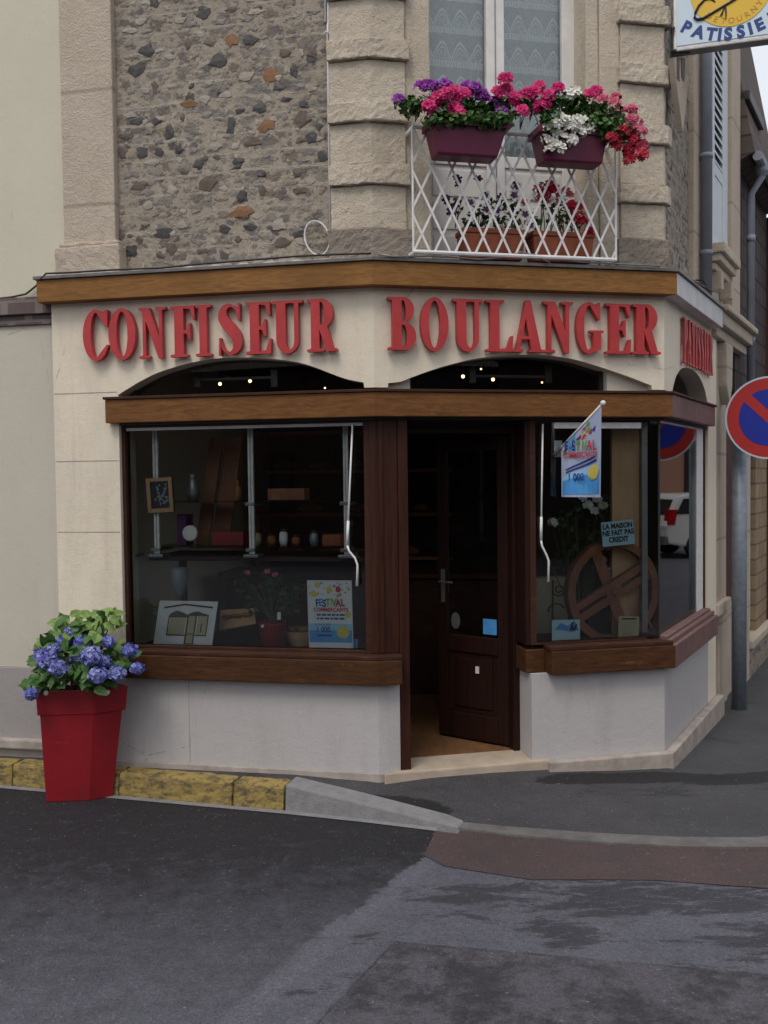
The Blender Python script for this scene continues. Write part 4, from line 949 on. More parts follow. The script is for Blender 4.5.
def contour_mesh(contours, depth):
    cu = bpy.data.curves.new('outline', 'CURVE'); cu.dimensions = '2D'; cu.fill_mode = 'BOTH'; cu.extrude = depth / 2
    for c in contours:
        s_ = cu.splines.new('POLY'); s_.points.add(len(c) - 1); s_.use_cyclic_u = True
        for p_, (x, y) in zip(s_.points, c): p_.co = (x, y, 0, 1)
    o = bpy.data.objects.new('outline', cu); C.objects.link(o)
    me = bpy.data.meshes.new_from_object(o.evaluated_get(bpy.context.evaluated_depsgraph_get()))
    r = [v.co.copy() for v in me.vertices], [tuple(p_.vertices) for p_ in me.polygons]
    bpy.data.objects.remove(o); bpy.data.curves.remove(cu); bpy.data.meshes.remove(me)
    return r
def letter(mb, ch, f, ua, ub, zb, zt, n0=.012, n1=.05):
    if f == 'R': n1 = .028
    wd, pieces = GL[ch]
    for i, p_ in enumerate(pieces):
        vs, fs = contour_mesh(p_, .02)
        mb.add([P(f, ua + (ub - ua) * v.x / wd, (n1 + i * .0012) if v.z > 0 else n0 - i * .0005, zb + (zt - zb) * v.y) for v in vs], fs)
def word(label, f, items, zb=2.487, zt=2.79):
    t = thing('wall_lettering', label, 'shop sign', P(f, (items[0][1] + items[-1][2]) / 2, .0, zb), 'red serif words above the shopfront')
    for ch, ua, ub in items:
        mb = MB(); e_ = (ub - ua) * .025; letter(mb, ch, f, ua + e_, ub - e_, zb, zt); part(t, 'letter', mb, 'red', bevel=.0)
word('red CONFISEUR letters on the cream band left of the corner', 'L', [(c_, on('L', .05, a, 330)[0], on('L', .05, b, 330)[0]) for c_, a, b in
    (('C', 82, 109), ('O', 107.5, 136), ('N', 138, 166.5), ('F', 169.5, 195.5), ('I', 195, 211.5), ('S', 216.5, 243), ('E', 245, 272), ('U', 271.5, 303.5), ('R', 306, 337.5))])
word('red BOULANGER letters on the cream band above the door', 'M', [(c_, on('M', .05, a, 328)[0], on('M', .05, b, 328)[0]) for c_, a, b in
    (('B', 387.5, 417), ('O', 420, 449.5), ('U', 452.5, 484), ('L', 485.5, 514), ('A', 512, 545), ('N', 543, 574), ('G', 576, 604.5), ('E', 605.5, 632), ('R', 632, 661.5))])
u0, u1 = .44, 1.44; cur = u0; word_ = 'PATISSIER'; tot = sum(GL[c_][0] + .07 for c_ in word_) - .07; k_ = (u1 - u0) / tot; it = []
for c_ in word_: it.append((c_, cur, cur + GL[c_][0] * k_)); cur += (GL[c_][0] + .07) * k_
word('red PATISSIER letters on the side street face', 'R', it, 2.487, 2.787)
# ================================================================== NEIGHBOURS
nb = thing('rendered_house', 'pale rendered house left of the bakery with a dark brick band', 'house', P('L', -4.5, 0, 0))
w_ = MB().fbox('L', -9.5, -2.0405, -.5, -.055, .568, 2.737); part(nb, 'wall', w_, 'neigh_lo')
w_ = MB().fbox('L', -9.5, -2.0405, -.5, -.045, -.2, .566); part(nb, 'wall_base', w_, 'neigh_base', bevel=.004)
w_ = MB().fbox('L', -9.5, -2.0405, -.3, .0, .05, .11); part(nb, 'plinth', w_, 'plinth', bevel=.01)
w_ = MB().fbox('L', -9.5, -2.0405, -.3, -.035, 2.7375, 2.80).fbox('L', -9.5, -2.0405, -.3, -.005, 2.8005, 2.906); part(nb, 'brick_band', w_, 'brickband', bevel=.004)
w_ = MB().fbox('L', -9.5, -1.9455, -.5, -.03, 3.003, 7.2).fbox('L', -9.5, -2.0405, -.5, -.03, 2.9065, 3.0029); part(nb, 'wall', w_, 'neigh_up')
for u in (-4.6, -7.4):
    wf = part(nb, 'window', frame_bars('L', [(u, u + .07, -.054, -.03, .95, 2.4), (u + 1.0, u + 1.07, -.054, -.03, .95, 2.4), (u + .07, u + 1.0, -.054, -.03, 2.33, 2.4), (u + .07, u + 1.0, -.054, -.03, .95, 1.02), (u + .5, u + .57, -.054, -.03, 1.02, 2.33)]), 'white')
    part(wf, 'pane', MB().fbox('L', u + .07, u + 1.0, -.0545, -.048, 1.02, 2.33), 'black')

tw = thing('townhouse', 'limestone townhouse beside the bakery on the side street with pale blue shutter', 'house', P('R', 2.3, 0, -.15))
R_ = lambda x, y, n=0: on('R', n, x, y)
w_ = MB().fbox('R', 1.2005, 2.26, -.5, -.04, 3.0, 7.6).fbox('R', 2.6605, 2.70, -.5, -.04, 3.0, 7.6); part(tw, 'wall', w_, 'pil')
w_ = MB().fbox('R', 2.2605, 2.66, -.5, .03, 3.12, 7.6); part(tw, 'pilaster', w_, 'pil', bevel=.012)
sh = MB().fbox('R', 1.58, 1.66, -.0395, .0, 3.5, 5.9).fbox('R', 2.0, 2.225, -.0395, .0, 3.5, 5.9).fbox('R', 1.6605, 1.9995, -.0395, .0, 3.5, 3.57).fbox('R', 1.6605, 1.9995, -.0395, -.005, 3.5705, 4.05).fbox('R', 1.6605, 1.9995, -.0395, .0, 4.0505, 4.14)
part(tw, 'shutter', sh, 'shutter', bevel=.004)
w_ = MB()
for k in range(24):
    z = 4.15 + k * .072
    a = [P('R', 1.661, -.038, z + .05), P('R', 1.999, -.038, z + .05), P('R', 1.999, -.002, z), P('R', 1.661, -.002, z)]
    w_.hexa(a, [v + Vector((0, 0, .022)) for v in a])
part(tw, 'louvres', w_, 'shutter')
w_ = MB().fbox('R', 1.50, 2.24, -.039, .10, 3.42, 3.495).fbox('R', 1.52, 2.22, -.039, .07, 3.36, 3.419).fbox('R', 1.54, 2.2, -.039, .03, 3.3, 3.359)
for u in (1.6, 2.05): w_.fpoly('R', [(u, 3.299), (u + .12, 3.299), (u + .1, 3.16), (u + .02, 3.16)], -.039, .06)
part(tw, 'window_sill', w_, 'quoin', bevel=.012)
# shop cornice of the townhouse with a corbel
zc = R_(735, 320, .15)[1]
w_ = MB().fbox('R', 1.53, 3.0, -.3, .13, 2.98, 3.03).fbox('R', 1.53, 2.98, -.3, .09, 2.88, 2.979).fbox('R', 1.53, 2.96, -.3, .04, 2.80, 2.879); part(tw, 'cornice', w_, 'pil', bevel=.012)
w_ = MB().fpoly('R', [(1.9, 2.799), (2.2, 2.799), (2.16, 2.45), (2.05, 2.3), (1.92, 2.45)], -.3, .05); part(tw, 'corbel', w_, 'pil', bevel=.02)
w_ = MB().fbox('R', 1.7205, 2.28, -.5, -.02, .72, 2.799); part(tw, 'pier', w_, 'pil')
w_ = MB().fbox('R', 1.7205, 2.3, -.5, .02, .62, .7195); part(tw, 'ledge', w_, 'pil', bevel=.012)
w_ = MB().fbox('R', 1.7415, 1.95, -.5, -.1, -.3, .6195); part(tw, 'recess', w_, 'greystone')
w_ = MB().fbox('R', 1.9505, 2.30, -.5, -.01, -.3, .6195); part(tw, 'pier_base', w_, 'pil', bevel=.02)
w_ = MB().fbox('R', 2.2805, 3.0, -.5, -.06, .62, 2.799); part(tw, 'shop_wall', w_, 'darkbrick')
w_ = MB().fbox('R', 2.3005, 3.0, -.5, -.03, -.3, .6195); part(tw, 'shop_base', w_, 'pil')

sh3 = thing('slate_hung_house', 'dark slate hung house with tan ground floor and downpipe at the right edge', 'house', P('R', 3.8, 0, -.15))
w_ = MB().fbox('R', 2.7005, 4.62, -.5, -.02, 2.35, 4.55); part(sh3, 'wall', w_, 'slate')
w_ = MB().fbox('R', 3.0005, 3.22, -.5, .03, -.3, 2.18); part(sh3, 'pilaster', w_, 'pil', bevel=.012)
w_ = MB().fbox('R', 3.0005, 4.62, -.5, .08, 2.1805, 2.349); part(sh3, 'cornice', w_, 'pil', bevel=.012)
w_ = MB().fbox('R', 3.85, 4.62, -.5, -.01, .2, 2.18).fbox('R', 3.2205, 3.8495, -.5, -.12, .2, 2.18); part(sh3, 'shop_wall', w_, 'tanbrick')
wf = part(sh3, 'window', frame_bars('R', [(3.42, 3.48, -.1195, -.05, .25, 2.15), (3.72, 3.78, -.1195, -.05, .25, 2.15), (3.4805, 3.7195, -.1195, -.05, 2.09, 2.15)]), 'white')
part(wf, 'pane', MB().fbox('R', 3.4805, 3.7195, -.1195, -.09, .25, 2.089), 'black')
w_ = MB().fbox('R', 3.2205, 4.66, -.5, .06, .12, .199); part(sh3, 'window_sill', w_, 'pil', bevel=.012)
w_ = MB().fbox('R', 3.2205, 4.64, -.5, .03, -.3, .1195); part(sh3, 'wall_base', w_, 'flint')
ue = 4.6
# roof slope and gutter
ridge_u, ridge_z = on('R', -.2, 757, 57); zr1 = on('R', -.2, 740, 56)[1]
w_ = MB(); w_.add([P('R', 2.7, .14, 4.50), P('R', 4.62, .14, 4.50), P('R', 4.6, -.2, ridge_z), P('R', 2.7, -.2, ridge_z), P('R', 2.7, -1.2, 4.45), P('R', 4.62, -1.2, 4.45), P('R', 2.7, -.02, 4.44), P('R', 4.62, -.02, 4.44)], [(0, 1, 2, 3), (3, 2, 5, 4), (0, 6, 7, 1), (6, 4, 5, 7), (0, 3, 4, 6), (1, 7, 5, 2)]); part(sh3, 'roof', w_, 'roof')
w_ = MB().fbox('R', 2.72, 3.45, -.3, .06, 4.56, 4.95); part(sh3, 'dormer', w_, 'darkbrick', bevel=.01)
w_ = MB().fbox('R', 2.70, 3.55, -.4, .10, 4.951, 5.04); part(sh3, 'dormer_roof', w_, 'black', bevel=.015)
w_ = MB().fbox('R', 2.7, 4.6, -3.5, -.501, -.3, 4.45); part(sh3, 'rear_wall', w_, 'slate')
fh = thing('brick_house', 'dark brick house at the right picture edge beyond the slate hung one', 'house', P('R', 7, 0, -.15))
part(fh, 'wall', MB().fbox('R', 4.6605, 12, -4, .10, -.3, 4.3), 'darkbrick'); part(fh, 'eaves_board', MB().fbox('R', 4.6605, 12, -4, .2, 4.301, 4.42), 'black')
w_ = MB().tube([P('R', 2.72, .16, 4.47), P('R', 4.6, .16, 4.47)], .042, 10); part(sh3, 'gutter', w_, 'pipe')
up_ = R_(752, 300, .08)[0]
w_ = MB().tube([P('R', up_, .16, 4.46), P('R', up_, .16, 4.36), P('R', up_, .07, 4.22), P('R', up_, .07, 2.36)], .032, 10)
w_.tube([P('R', up_, .07, 3.8), P('R', up_, .07, 3.86)], .037, 10).tube([P('R', up_, .07, 2.9), P('R', up_, .07, 2.96)], .037, 10); part(sh3, 'downpipe', w_, 'pipe', smooth=True)
w_ = MB().lathe(P('R', up_, .16, 4.36), [(.034, 0), (.06, .04), (.065, .09)], 12); part(sh3, 'hopper', w_, 'pipe')
# blue-grey downpipe between bakery and townhouse
up2 = R_(708.5, 150, .07)[0]
w_ = MB().tube([P('R', up2, .055, 3.02), P('R', up2, .055, 7.2)], .04, 12)
for z in (3.3, 3.98, 5.2): w_.tube([P('R', up2, .055, z), P('R', up2, .055, z + .035)], .046, 12)
solo('downpipe', 'blue grey downpipe beside the pale shutter on the side street', 'downpipe', w_, 'pipe', smooth=True)

# houses across the streets; unseen ones opposite added to keep sky off the panes
def far_house(label, c, ux, width, depth, h, mat_, rows, cols, roofm='roof', base='greystone'):
    ux = Vector((ux[0], ux[1])).normalized(); nv = Vector((ux.y, -ux.x))
    c = Vector(c); t = thing('street_house', label, 'house', (c.x, c.y, -.15), 'houses across the street')
    def q(a, b, z): v = c + ux * a + nv * b; return Vector((v.x, v.y, z))
    def bx(mb, a0, a1, b0, b1, z0_, z1_): return mb.hexa([q(a0, b0, z0_), q(a1, b0, z0_), q(a1, b1, z0_), q(a0, b1, z0_)], [q(a0, b0, z1_), q(a1, b0, z1_), q(a1, b1, z1_), q(a0, b1, z1_)])
    part(t, 'wall', bx(MB(), -width / 2, width / 2, -depth, 0, -.2, h), mat_)
    rf = MB().prism([q(-width / 2 - .1, .3, h), q(-width / 2 - .1, -depth - .3, h), q(-width / 2 - .1, -depth / 2, h + depth * .15)], q(width / 2 + .1, 0, 0) - q(-width / 2 - .1, 0, 0)); part(t, 'roof', rf, roofm)
    for r_ in range(rows):
        for k in range(cols):
            a = -width / 2 + width * (k + .5) / cols; z0_ = .9 + r_ * 2.8
            if z0_ + 1.5 > h: continue
            fr = bx(MB(), a - .55, a - .47, .002, .05, z0_, z0_ + 1.5); bx(fr, a + .47, a + .55, .002, .05, z0_, z0_ + 1.5); bx(fr, a - .4695, a + .4695, .002, .05, z0_ + 1.42, z0_ + 1.5); bx(fr, a - .4695, a + .4695, .002, .05, z0_, z0_ + .08); bx(fr, a - .03, a + .03, .002, .05, z0_ + .0805, z0_ + 1.4195)
            wf = part(t, 'window', fr, 'oak_dark'); part(wf, 'pane', bx(MB(), a - .4695, a + .4695, .003, .02, z0_ + .0805, z0_ + 1.4195), 'black')
    return t
M['orange_render'] = plaster('orange_render', (.62, .31, .21), (.5, .24, .16), .3)
M['greyrender'] = plaster('grey_render', (.10, .09, .085), (.07, .065, .06), .4)
M['brownrender'] = plaster('brown_brick_wall', (.07, .045, .035), (.05, .03, .025), .4)
ax = (-1, 0)
far_house('unseen brown house added opposite the bakery, keeping sky out of its left window', (-9.5, -10), ax, 9, 7, 4.5, 'brownrender', 2, 3)
far_house('unseen grey house added opposite the bakery door, keeping sky out of the panes', (3.4, -10), ax, 16.4, 7, 4.5, 'greyrender', 2, 5)
far_house('unseen brick house added on the corner across the side street', (12.5, -4.5), (-U['R'].x * .6 - .3, -U['R'].y), 10, 7, 4.5, 'brownrender', 2, 3)
def on_street(u, n): v = O['R'] + U['R'] * u + NR['R'] * n; return (v.x, v.y)
rx = (-U['R'].x, -U['R'].y)
far_house('salmon orange house reflected in the side window of the bakery', on_street(25.2, 6.1), rx, 9, 6, 3.6, 'orange_render', 0, 2)
far_house('grey house beyond the salmon one across the side street', on_street(35.9, 5.6), rx, 12, 6, 7.5, 'greyrender', 2, 4)
far_house('dark brick house before the salmon one across the side street', on_street(13.5, 7.2), rx, 12, 6, 4.2, 'brownrender', 2, 4)

# white estate car standing in the side street
car = thing('parked_car', 'white estate car in the side street, mirrored in the bakery side window', 'car', (12.35, 19.85, ZR))
v_ = Vector((.66, .751)); rg = Vector((v_.y, -v_.x)); hd = (v_ * .45 - rg * .9).normalized(); sd_ = Vector((hd.y, -hd.x))
def K(a, b, z): q = Vector((12.35, 19.85)) + hd * a + sd_ * b; return Vector((q.x, q.y, ZR + z))
M['carwhite'] = plain('white_car_paint', (.72, .72, .72), (.68, .68, .68), 3, .2, 60, 0); M['tyre'] = plain('tyre_rubber', (.02, .02, .02), None, 5, .8, 60, .1)
M['taillight'] = plain('tail_lamp_red', (.4, .01, .01), None, 5, .2, 60, 0)
prof = [(-2.1, .35), (-2.15, .75), (-2.08, .98), (-1.85, 1.4), (-1.7, 1.46), (.2, 1.48), (.45, 1.42), (1.15, 1.0), (1.95, .88), (2.12, .7), (2.12, .35), (1.75, .28), (-1.75, .28)]
part(car, 'body', MB().prism([K(a, -.84, z) for a, z in prof], K(0, .84, 0) - K(0, -.84, 0)), 'carwhite', bevel=.06)
gl_ = [(-1.93, 1.02), (-1.74, 1.36), (.2, 1.39), (.42, 1.32), (.95, 1.02)]
for s_ in (-1, 1):
    part(car, 'side_window', MB().prism([K(a, s_ * .842, z) for a, z in gl_], K(0, s_ * .012, 0) - K(0, 0, 0)), 'black')
    part(car, 'tail_light', MB().hexa([K(-2.13, s_ * .62, .78), K(-2.13, s_ * .85, .78), K(-1.95, s_ * .852, .78), K(-1.95, s_ * .62, .78)], [K(-2.07, s_ * .62, 1.12), K(-2.07, s_ * .85, 1.12), K(-1.9, s_ * .852, 1.12), K(-1.9, s_ * .62, 1.12)]), 'taillight')
    for a in (-1.35, 1.35):
        mx_ = Matrix((Vector((hd.x, hd.y, 0)), Vector((0, 0, 1)), Vector((sd_.x, sd_.y, 0)) * s_)).transposed()
        wh = part(car, 'wheel', MB().lathe(K(a, s_ * .68, .31), [(.2, 0), (.31, .02), (.31, .17), (.2, .19)], 20, mx_), 'tyre'); part(wh, 'rim', MB().lathe(K(a, s_ * .68, .31), [(.19, .185), (.17, .2), (.03, .195)], 16, mx_), 'greymetal')
part(car, 'rear_window', MB().hexa([K(-2.09, -.68, 1.0), K(-2.09, .68, 1.0), K(-2.05, .68, 1.0), K(-2.05, -.68, 1.0)], [K(-1.92, -.62, 1.34), K(-1.92, .62, 1.34), K(-1.86, .62, 1.34), K(-1.86, -.62, 1.34)]), 'black')
part(car, 'bumper', MB().hexa([K(-2.2, -.82, .32), K(-2.2, .82, .32), K(-2.05, .82, .32), K(-2.05, -.82, .32)], [K(-2.2, -.82, .52), K(-2.2, .82, .52), K(-2.05, .82, .52), K(-2.05, -.82, .52)]), 'greymetal', bevel=.03)

# ================================================================== STREET SIGN
b0 = atz(739, 709, -.15)
sg = thing('no_parking_sign', 'round blue and red no parking sign on a grey post', 'road sign', b0)
zs = (on('R', 0, 735, 417)[1])
rS = ray(769, 417.5); ts = (b0.y - .28) / rS.y; cS = CAM + rS * ts
part(sg, 'post', MB().tube([b0 - Vector((0, 0, .1)), Vector((b0.x, b0.y, cS.z + .18))], .058, 14), 'galv', smooth=True)

fz = Vector((cS.x, cS.y - 0, 0)) ; face = (CAM - cS); face.z = 0; face.normalize(); ex = Vector((-face.y, face.x, 0)); ez = Vector((0, 0, 1))
if ex.dot(Vector((1, 0, 0))) < 0: ex = -ex
def SG(x, y, d): return cS + ex * x + ez * y + face * d
RS = .318
def disc(r, d0, d1, n=48): return MB().prism([SG(r * cos(2 * pi * i / n), r * sin(2 * pi * i / n), d0) for i in range(n)], face * (d1 - d0))
part(sg, 'plate', disc(RS, -.004, .002), 'signwhite'); part(sg, 'ring', disc(RS - .014, .0025, .004), 'signred'); part(sg, 'blue_field', disc(.218, .0045, .006), 'signblue')
a = R(135); d_ = Vector((cos(a), sin(a))); e_ = Vector((-d_.y, d_.x))
part(sg, 'diagonal_bar', MB().prism([SG(d_.x * s1 * .222 + e_.x * s2 * .036, d_.y * s1 * .222 + e_.y * s2 * .036, .0065) for s1, s2 in ((1, 1), (1, -1), (-1, -1), (-1, 1))], face * .0015), 'signred')
w_ = MB().prism([SG(-.30, -.03, -.14), SG(.2, -.03, -.012), SG(.2, .03, -.012), SG(-.30, .03, -.14)], face * .007); part(sg, 'clamp', w_, 'galv')

# ================================================================== HANGING SHOP SIGN
su = .05
_c, _s = cos(R(19)), sin(R(13)); SDIR = V2(NR['R'].x * _c - NR['R'].y * _s, NR['R'].x * _s + NR['R'].y * _c); SNOR = V2(SDIR.y, -SDIR.x)
SO = Vector(plan('R', su, 0))
def onS(x, y):
    r = ray(x, y); t = SO.dot(SNOR) / r.xy.dot(SNOR); p = CAM + r * t
    return (p.xy - SO).dot(SDIR), p.z
nl, zl = onS(674, 50); nr_, _ = onS(803, 30); zb_ = zl; cxn, czn = onS(735, -15)
hs = thing('hanging_shop_sign', 'white hanging sign with yellow disc and blue lettering above the side street', 'shop sign', Vector((SO.x, SO.y, zb_)))
Hs = .85
def S(n, z, d=0): q = SO + SDIR * n + SNOR * d; return Vector((q.x, q.y, z))      # d towards the viewer
def sbox(mb, n0, n1, z0_, z1_, d0, d1): return mb.hexa([S(n0, z0_, d0), S(n1, z0_, d0), S(n1, z0_, d1), S(n0, z0_, d1)], [S(n0, z1_, d0), S(n1, z1_, d0), S(n1, z1_, d1), S(n0, z1_, d1)])
part(hs, 'case', sbox(MB(), nl, nr_, zb_, zb_ + Hs, -.07, .0), 'whitemetal', bevel=.006)
w_ = sbox(MB(), nl - .006, nr_ + .006, zb_ - .014, zb_ - .0005, -.078, .006); part(hs, 'lower_rail', w_, 'greymetal', bevel=.003)
part(hs, 'face_panel', sbox(MB(), nl + .02, nr_ - .02, zb_ + .02, zb_ + Hs - .02, .0005, .004), 'signwhite')
rd = .245
part(hs, 'yellow_disc', MB().prism([S(cxn + rd * cos(2 * pi * i / 56), czn + rd * sin(2 * pi * i / 56), .0045) for i in range(56)], S(0, 0, .003) - S(0, 0, 0)), 'signyellow')
def arc_text(body, rad, size, a0, a1, d, sx=1.0, bold=0.0):
    mb = MB()
    for i, ch in enumerate(body):
        th = R(a0 + (a1 - a0) * i / (len(body) - 1)); bx_, bz_ = cxn + rad * cos(th), czn + rad * sin(th)
        rot = th + pi / 2
        text_on(mb, ch, size, lambda x, y, dd, bx_=bx_, bz_=bz_, rot=rot: S(bx_ + x * cos(rot) - y * sin(rot), bz_ + x * sin(rot) + y * cos(rot), d + (dd + .0006) * 1.0), depth=.0006, sx=sx, bold=bold)
    return mb
nA, zA = onS(734, 34); RW = .50
mb_ = MB()
for i, ch in enumerate('PATISSIER'):
    xx_ = (-.262, -.188, -.112, -.062, -.012, .062, .118, .172, .255)[i]
    th = math.asin(xx_ / RW); bx_, bz_ = nA + xx_, zA + RW - RW * cos(th); 
    text_on(mb_, ch, .098, lambda x, y, dd, bx_=bx_, bz_=bz_, th=th: S(bx_ + x * cos(th) - y * sin(th), bz_ + x * sin(th) + y * cos(th), .0046 + dd + .0006), depth=.0006, bold=.005)
part(hs, 'lettering', mb_, 'navy')
part(hs, 'lettering', arc_text('DETOURNY', .212, .05, -128, -38, .0078), 'signorange')
# black monogram strokes: a long open C and a twig-like T
def pathS(pts, d=.0095): return [S(onS(x, y)[0], onS(x, y)[1], d) for x, y in pts]
def flat_tube(pts, r): 
    return MB().tube(pts, r, 6)
w_ = MB()
w_.tube(pathS([(718, 2), (713, -1), (707, 0), (701, 6), (697, 13), (696, 18), (699, 20), (705, 19), (714, 14), (726, 7), (740, -1)]), [.004, .006, .007, .008, .008, .008, .009, .009, .008, .008, .007], 6)
w_.tube(pathS([(729, 5), (729.5, 13), (729.3, 20)]), [.004, .005, .003], 6).tube(pathS([(729, 5), (726, 12), (723, 17)]), [.004, .005, .003], 6).tube(pathS([(728, 7), (725, 17)]), [.003, .002], 6)
w_.tube(pathS([(740, -1), (752, -10), (760, -22)]), [.007, .006, .004], 6).tube(pathS([(735, 0), (733, -14), (742, -24)]), [.005, .006, .004], 6)
part(hs, 'monogram', w_, 'ink')
zz_ = zb_ - .007
w_ = MB().tube([P('R', su, .03, zz_), S(nl + .1, zz_, -.035)], .012, 8); w_.tube([P('R', su, .03, zz_ + .02), P('R', su, .04, zz_ + .1), P('R', su, nl + .004, zz_ + .14)], .007, 6); w_.fbox('R', su - .03, su + .03, .029, .036, zz_ - .05, zz_ + .15)
part(hs, 'wall_bracket', w_, 'black')
# pointed wooden fork hanging on the flint wall
fk = MB(); n0_ = .06
q = lambda x, y: on('R', n0_, x, y)
A = [q(671, 58), q(674, 58), q(677, 82), q(678.3, 82), q(678, 58), q(680, 58), q(681, 82), q(682.2, 82), q(682.5, 58), q(685.5, 58), q(686, 84), q(680.5, 133), q(674, 84)]
fk.fpoly('R', A, n0_ - .02, n0_ + .015); fk.cur = 1
for xa, xb in ((674.2, 676.6), (678.6, 681)):
    (ua_, za_), (ub_, zb_2) = q(xa, 58), q(xb, 82); fk.fbox('R', ua_, ub_, n0_ + .0155, n0_ + .018, zb_2, za_)  # shade of the slots, laid on the face as dark strips
solo('wooden_fork', 'pale pointed wooden fork hung on the wall below the hanging sign', 'ornament', fk, ['pil', 'oak_dark'])
M['panelpale'] = M['panelwood']

# ================================================================== CABLES AND CONDUIT
w_ = MB(); pts = []
for x, y in ((-6, 299), (12, 297), (26, 294), (36, 286), (41, 279), (46, 273.5), (70, 272.5), (110, 270), (160, 268), (200, 264), (250, 260), (300, 256), (345, 254), (371, 253.5)):
    pts.append(pt('L', .1 if x > 36 else -.01, x, y))
w_.tube(pts, .006, 6); solo('cable', 'thin dark cable along the cornice left of the corner', 'cable', w_, 'black', smooth=True)
w_ = MB(); pts = [pt('M', .11, x, y) for x, y in ((378, 254), (392, 256.5), (430, 256), (455, 257.5), (480, 259.5), (510, 257), (530, 254), (545, 257), (580, 262), (620, 264), (660, 266))]
w_.tube(pts, .005, 6); w_.tube([pt('M', .11, 505, 258), pt('M', .12, 520, 252), pt('M', .12, 535, 255), pt('M', .12, 550, 263)], .005, 6)
solo('cable', 'grey cable lying along the cornice under the balcony', 'cable', w_, 'greymetal', smooth=True)
w_ = MB(); pts = [pt('R', .09, x, y) for x, y in ((694, 281), (700, 285), (706, 288), (712, 291), (720, 292))]; w_.tube(pts, .006, 6); w_.tube([pt('R', .09, 696, 280), pt('R', .14, 703, 281), pt('R', .1, 708, 288)], .005, 6)
solo('cable', 'loose black cable loops at the side street end of the cornice', 'cable', w_, 'black', smooth=True)
cd = thing('conduit', 'thin white conduit running down the left edge of the corner stones', 'conduit', pt('L', -.02, 330, 250))
w_ = MB().tube([pt('L', -.03, 327.5, -60), pt('L', -.03, 328, 45), pt('L', -.03, 330.5, 250)], .008, 8); part(cd, 'pipe', w_, 'whitemetal', smooth=True)
w_ = MB().tube([pt('L', -.03, 325.5, -40), pt('L', -.03, 326, 23)], .013, 8).tube([pt('L', -.03, 326.5, 31), pt('L', -.02, 323.5, 35), pt('L', -.02, 325, 43), pt('L', -.02, 328, 43), pt('L', -.02, 328, 34), pt('L', -.03, 326.5, 31)], .004, 6); part(cd, 'cable_clip', w_, 'greymetal')
w_ = MB(); w_.tube([pt('L', -.015, 317 + 12.5 * cos(t * .32), 238 + 17 * sin(t * .32) + 3 * cos(t * .32)) for t in range(21)], .005, 6); part(cd, 'cable_loop', w_, 'whitemetal')

# ================================================================== BALCONY AND FLOWERS
bl = thing('balcony_railing', 'white iron lattice balcony railing below the upstairs window', 'railing', P('M', .84, .12, 3.01))
nb0 = .115; z0_, z1_ = 3.035, 3.735; ua, ub = .213, 1.462
part(bl, 'bottom_rail', MB().tube([P('M', ua, -.01, z0_), P('M', ua, nb0, z0_), P('M', ub, nb0, z0_), P('M', ub, -.01, z0_)], .013, 8), 'whitemetal', smooth=False)
part(bl, 'top_rail', MB().tube([P('M', ua, -.01, z1_), P('M', ua, nb0 + .01, z1_), P('M', ub, nb0 + .01, z1_), P('M', ub, -.01, z1_)], .014, 8), 'whitemetal')
w_ = MB(); sl_ = 2.05; step = .122
def bar(u_0, u_1, za, zb2, n):
    d = Vector((u_1 - u_0, zb2 - za)).normalized(); wv = Vector((-d.y, d.x)) * .0065
    a = [P('M', u_0 + wv.x, n, za + wv.y), P('M', u_1 + wv.x, n, zb2 + wv.y), P('M', u_1 - wv.x, n, zb2 - wv.y), P('M', u_0 - wv.x, n, za - wv.y)]
    off = P('M', 0, n + .004, 0) - P('M', 0, n, 0); w_.hexa(a, [v + off for v in a])
H_ = z1_ - z0_
k = -8
while k < 20:
    for s_, n in ((1, nb0), (-1, nb0 + .0045)):
        x0 = ua + k * step; x1 = x0 + H_ / sl_
        if s_ == -1: x0, x1 = x1, x0
        za, zb2 = z0_, z1_
        # clip to the rail ends
        lo, hi = 0.0, 1.0
        for (bd, sgn) in ((ua, 1), (ub, -1)):
            f0, f1 = (x0 - bd) * sgn, (x1 - bd) * sgn
            if f0 < 0 and f1 < 0: lo, hi = 1, 0; break
            if f0 < 0: lo = max(lo, f0 / (f0 - f1))
            elif f1 < 0: hi = min(hi, f0 / (f0 - f1))
        if hi - lo > .03: bar(x0 + (x1 - x0) * lo, x0 + (x1 - x0) * hi, za + H_ * lo, za + H_ * hi, n)
    k += 1
w_.tube([P('M', ua, nb0, z0_), P('M', ua, nb0, z1_)], .007, 6).tube([P('M', ub, nb0, z0_), P('M', ub, nb0, z1_)], .007, 6)
part(bl, 'lattice', w_, 'whitemetal')
nM = Vector((*NR['M'], 0)); uM3 = Vector((*U['M'], 0)); Z3 = Vector((0, 0, 1))
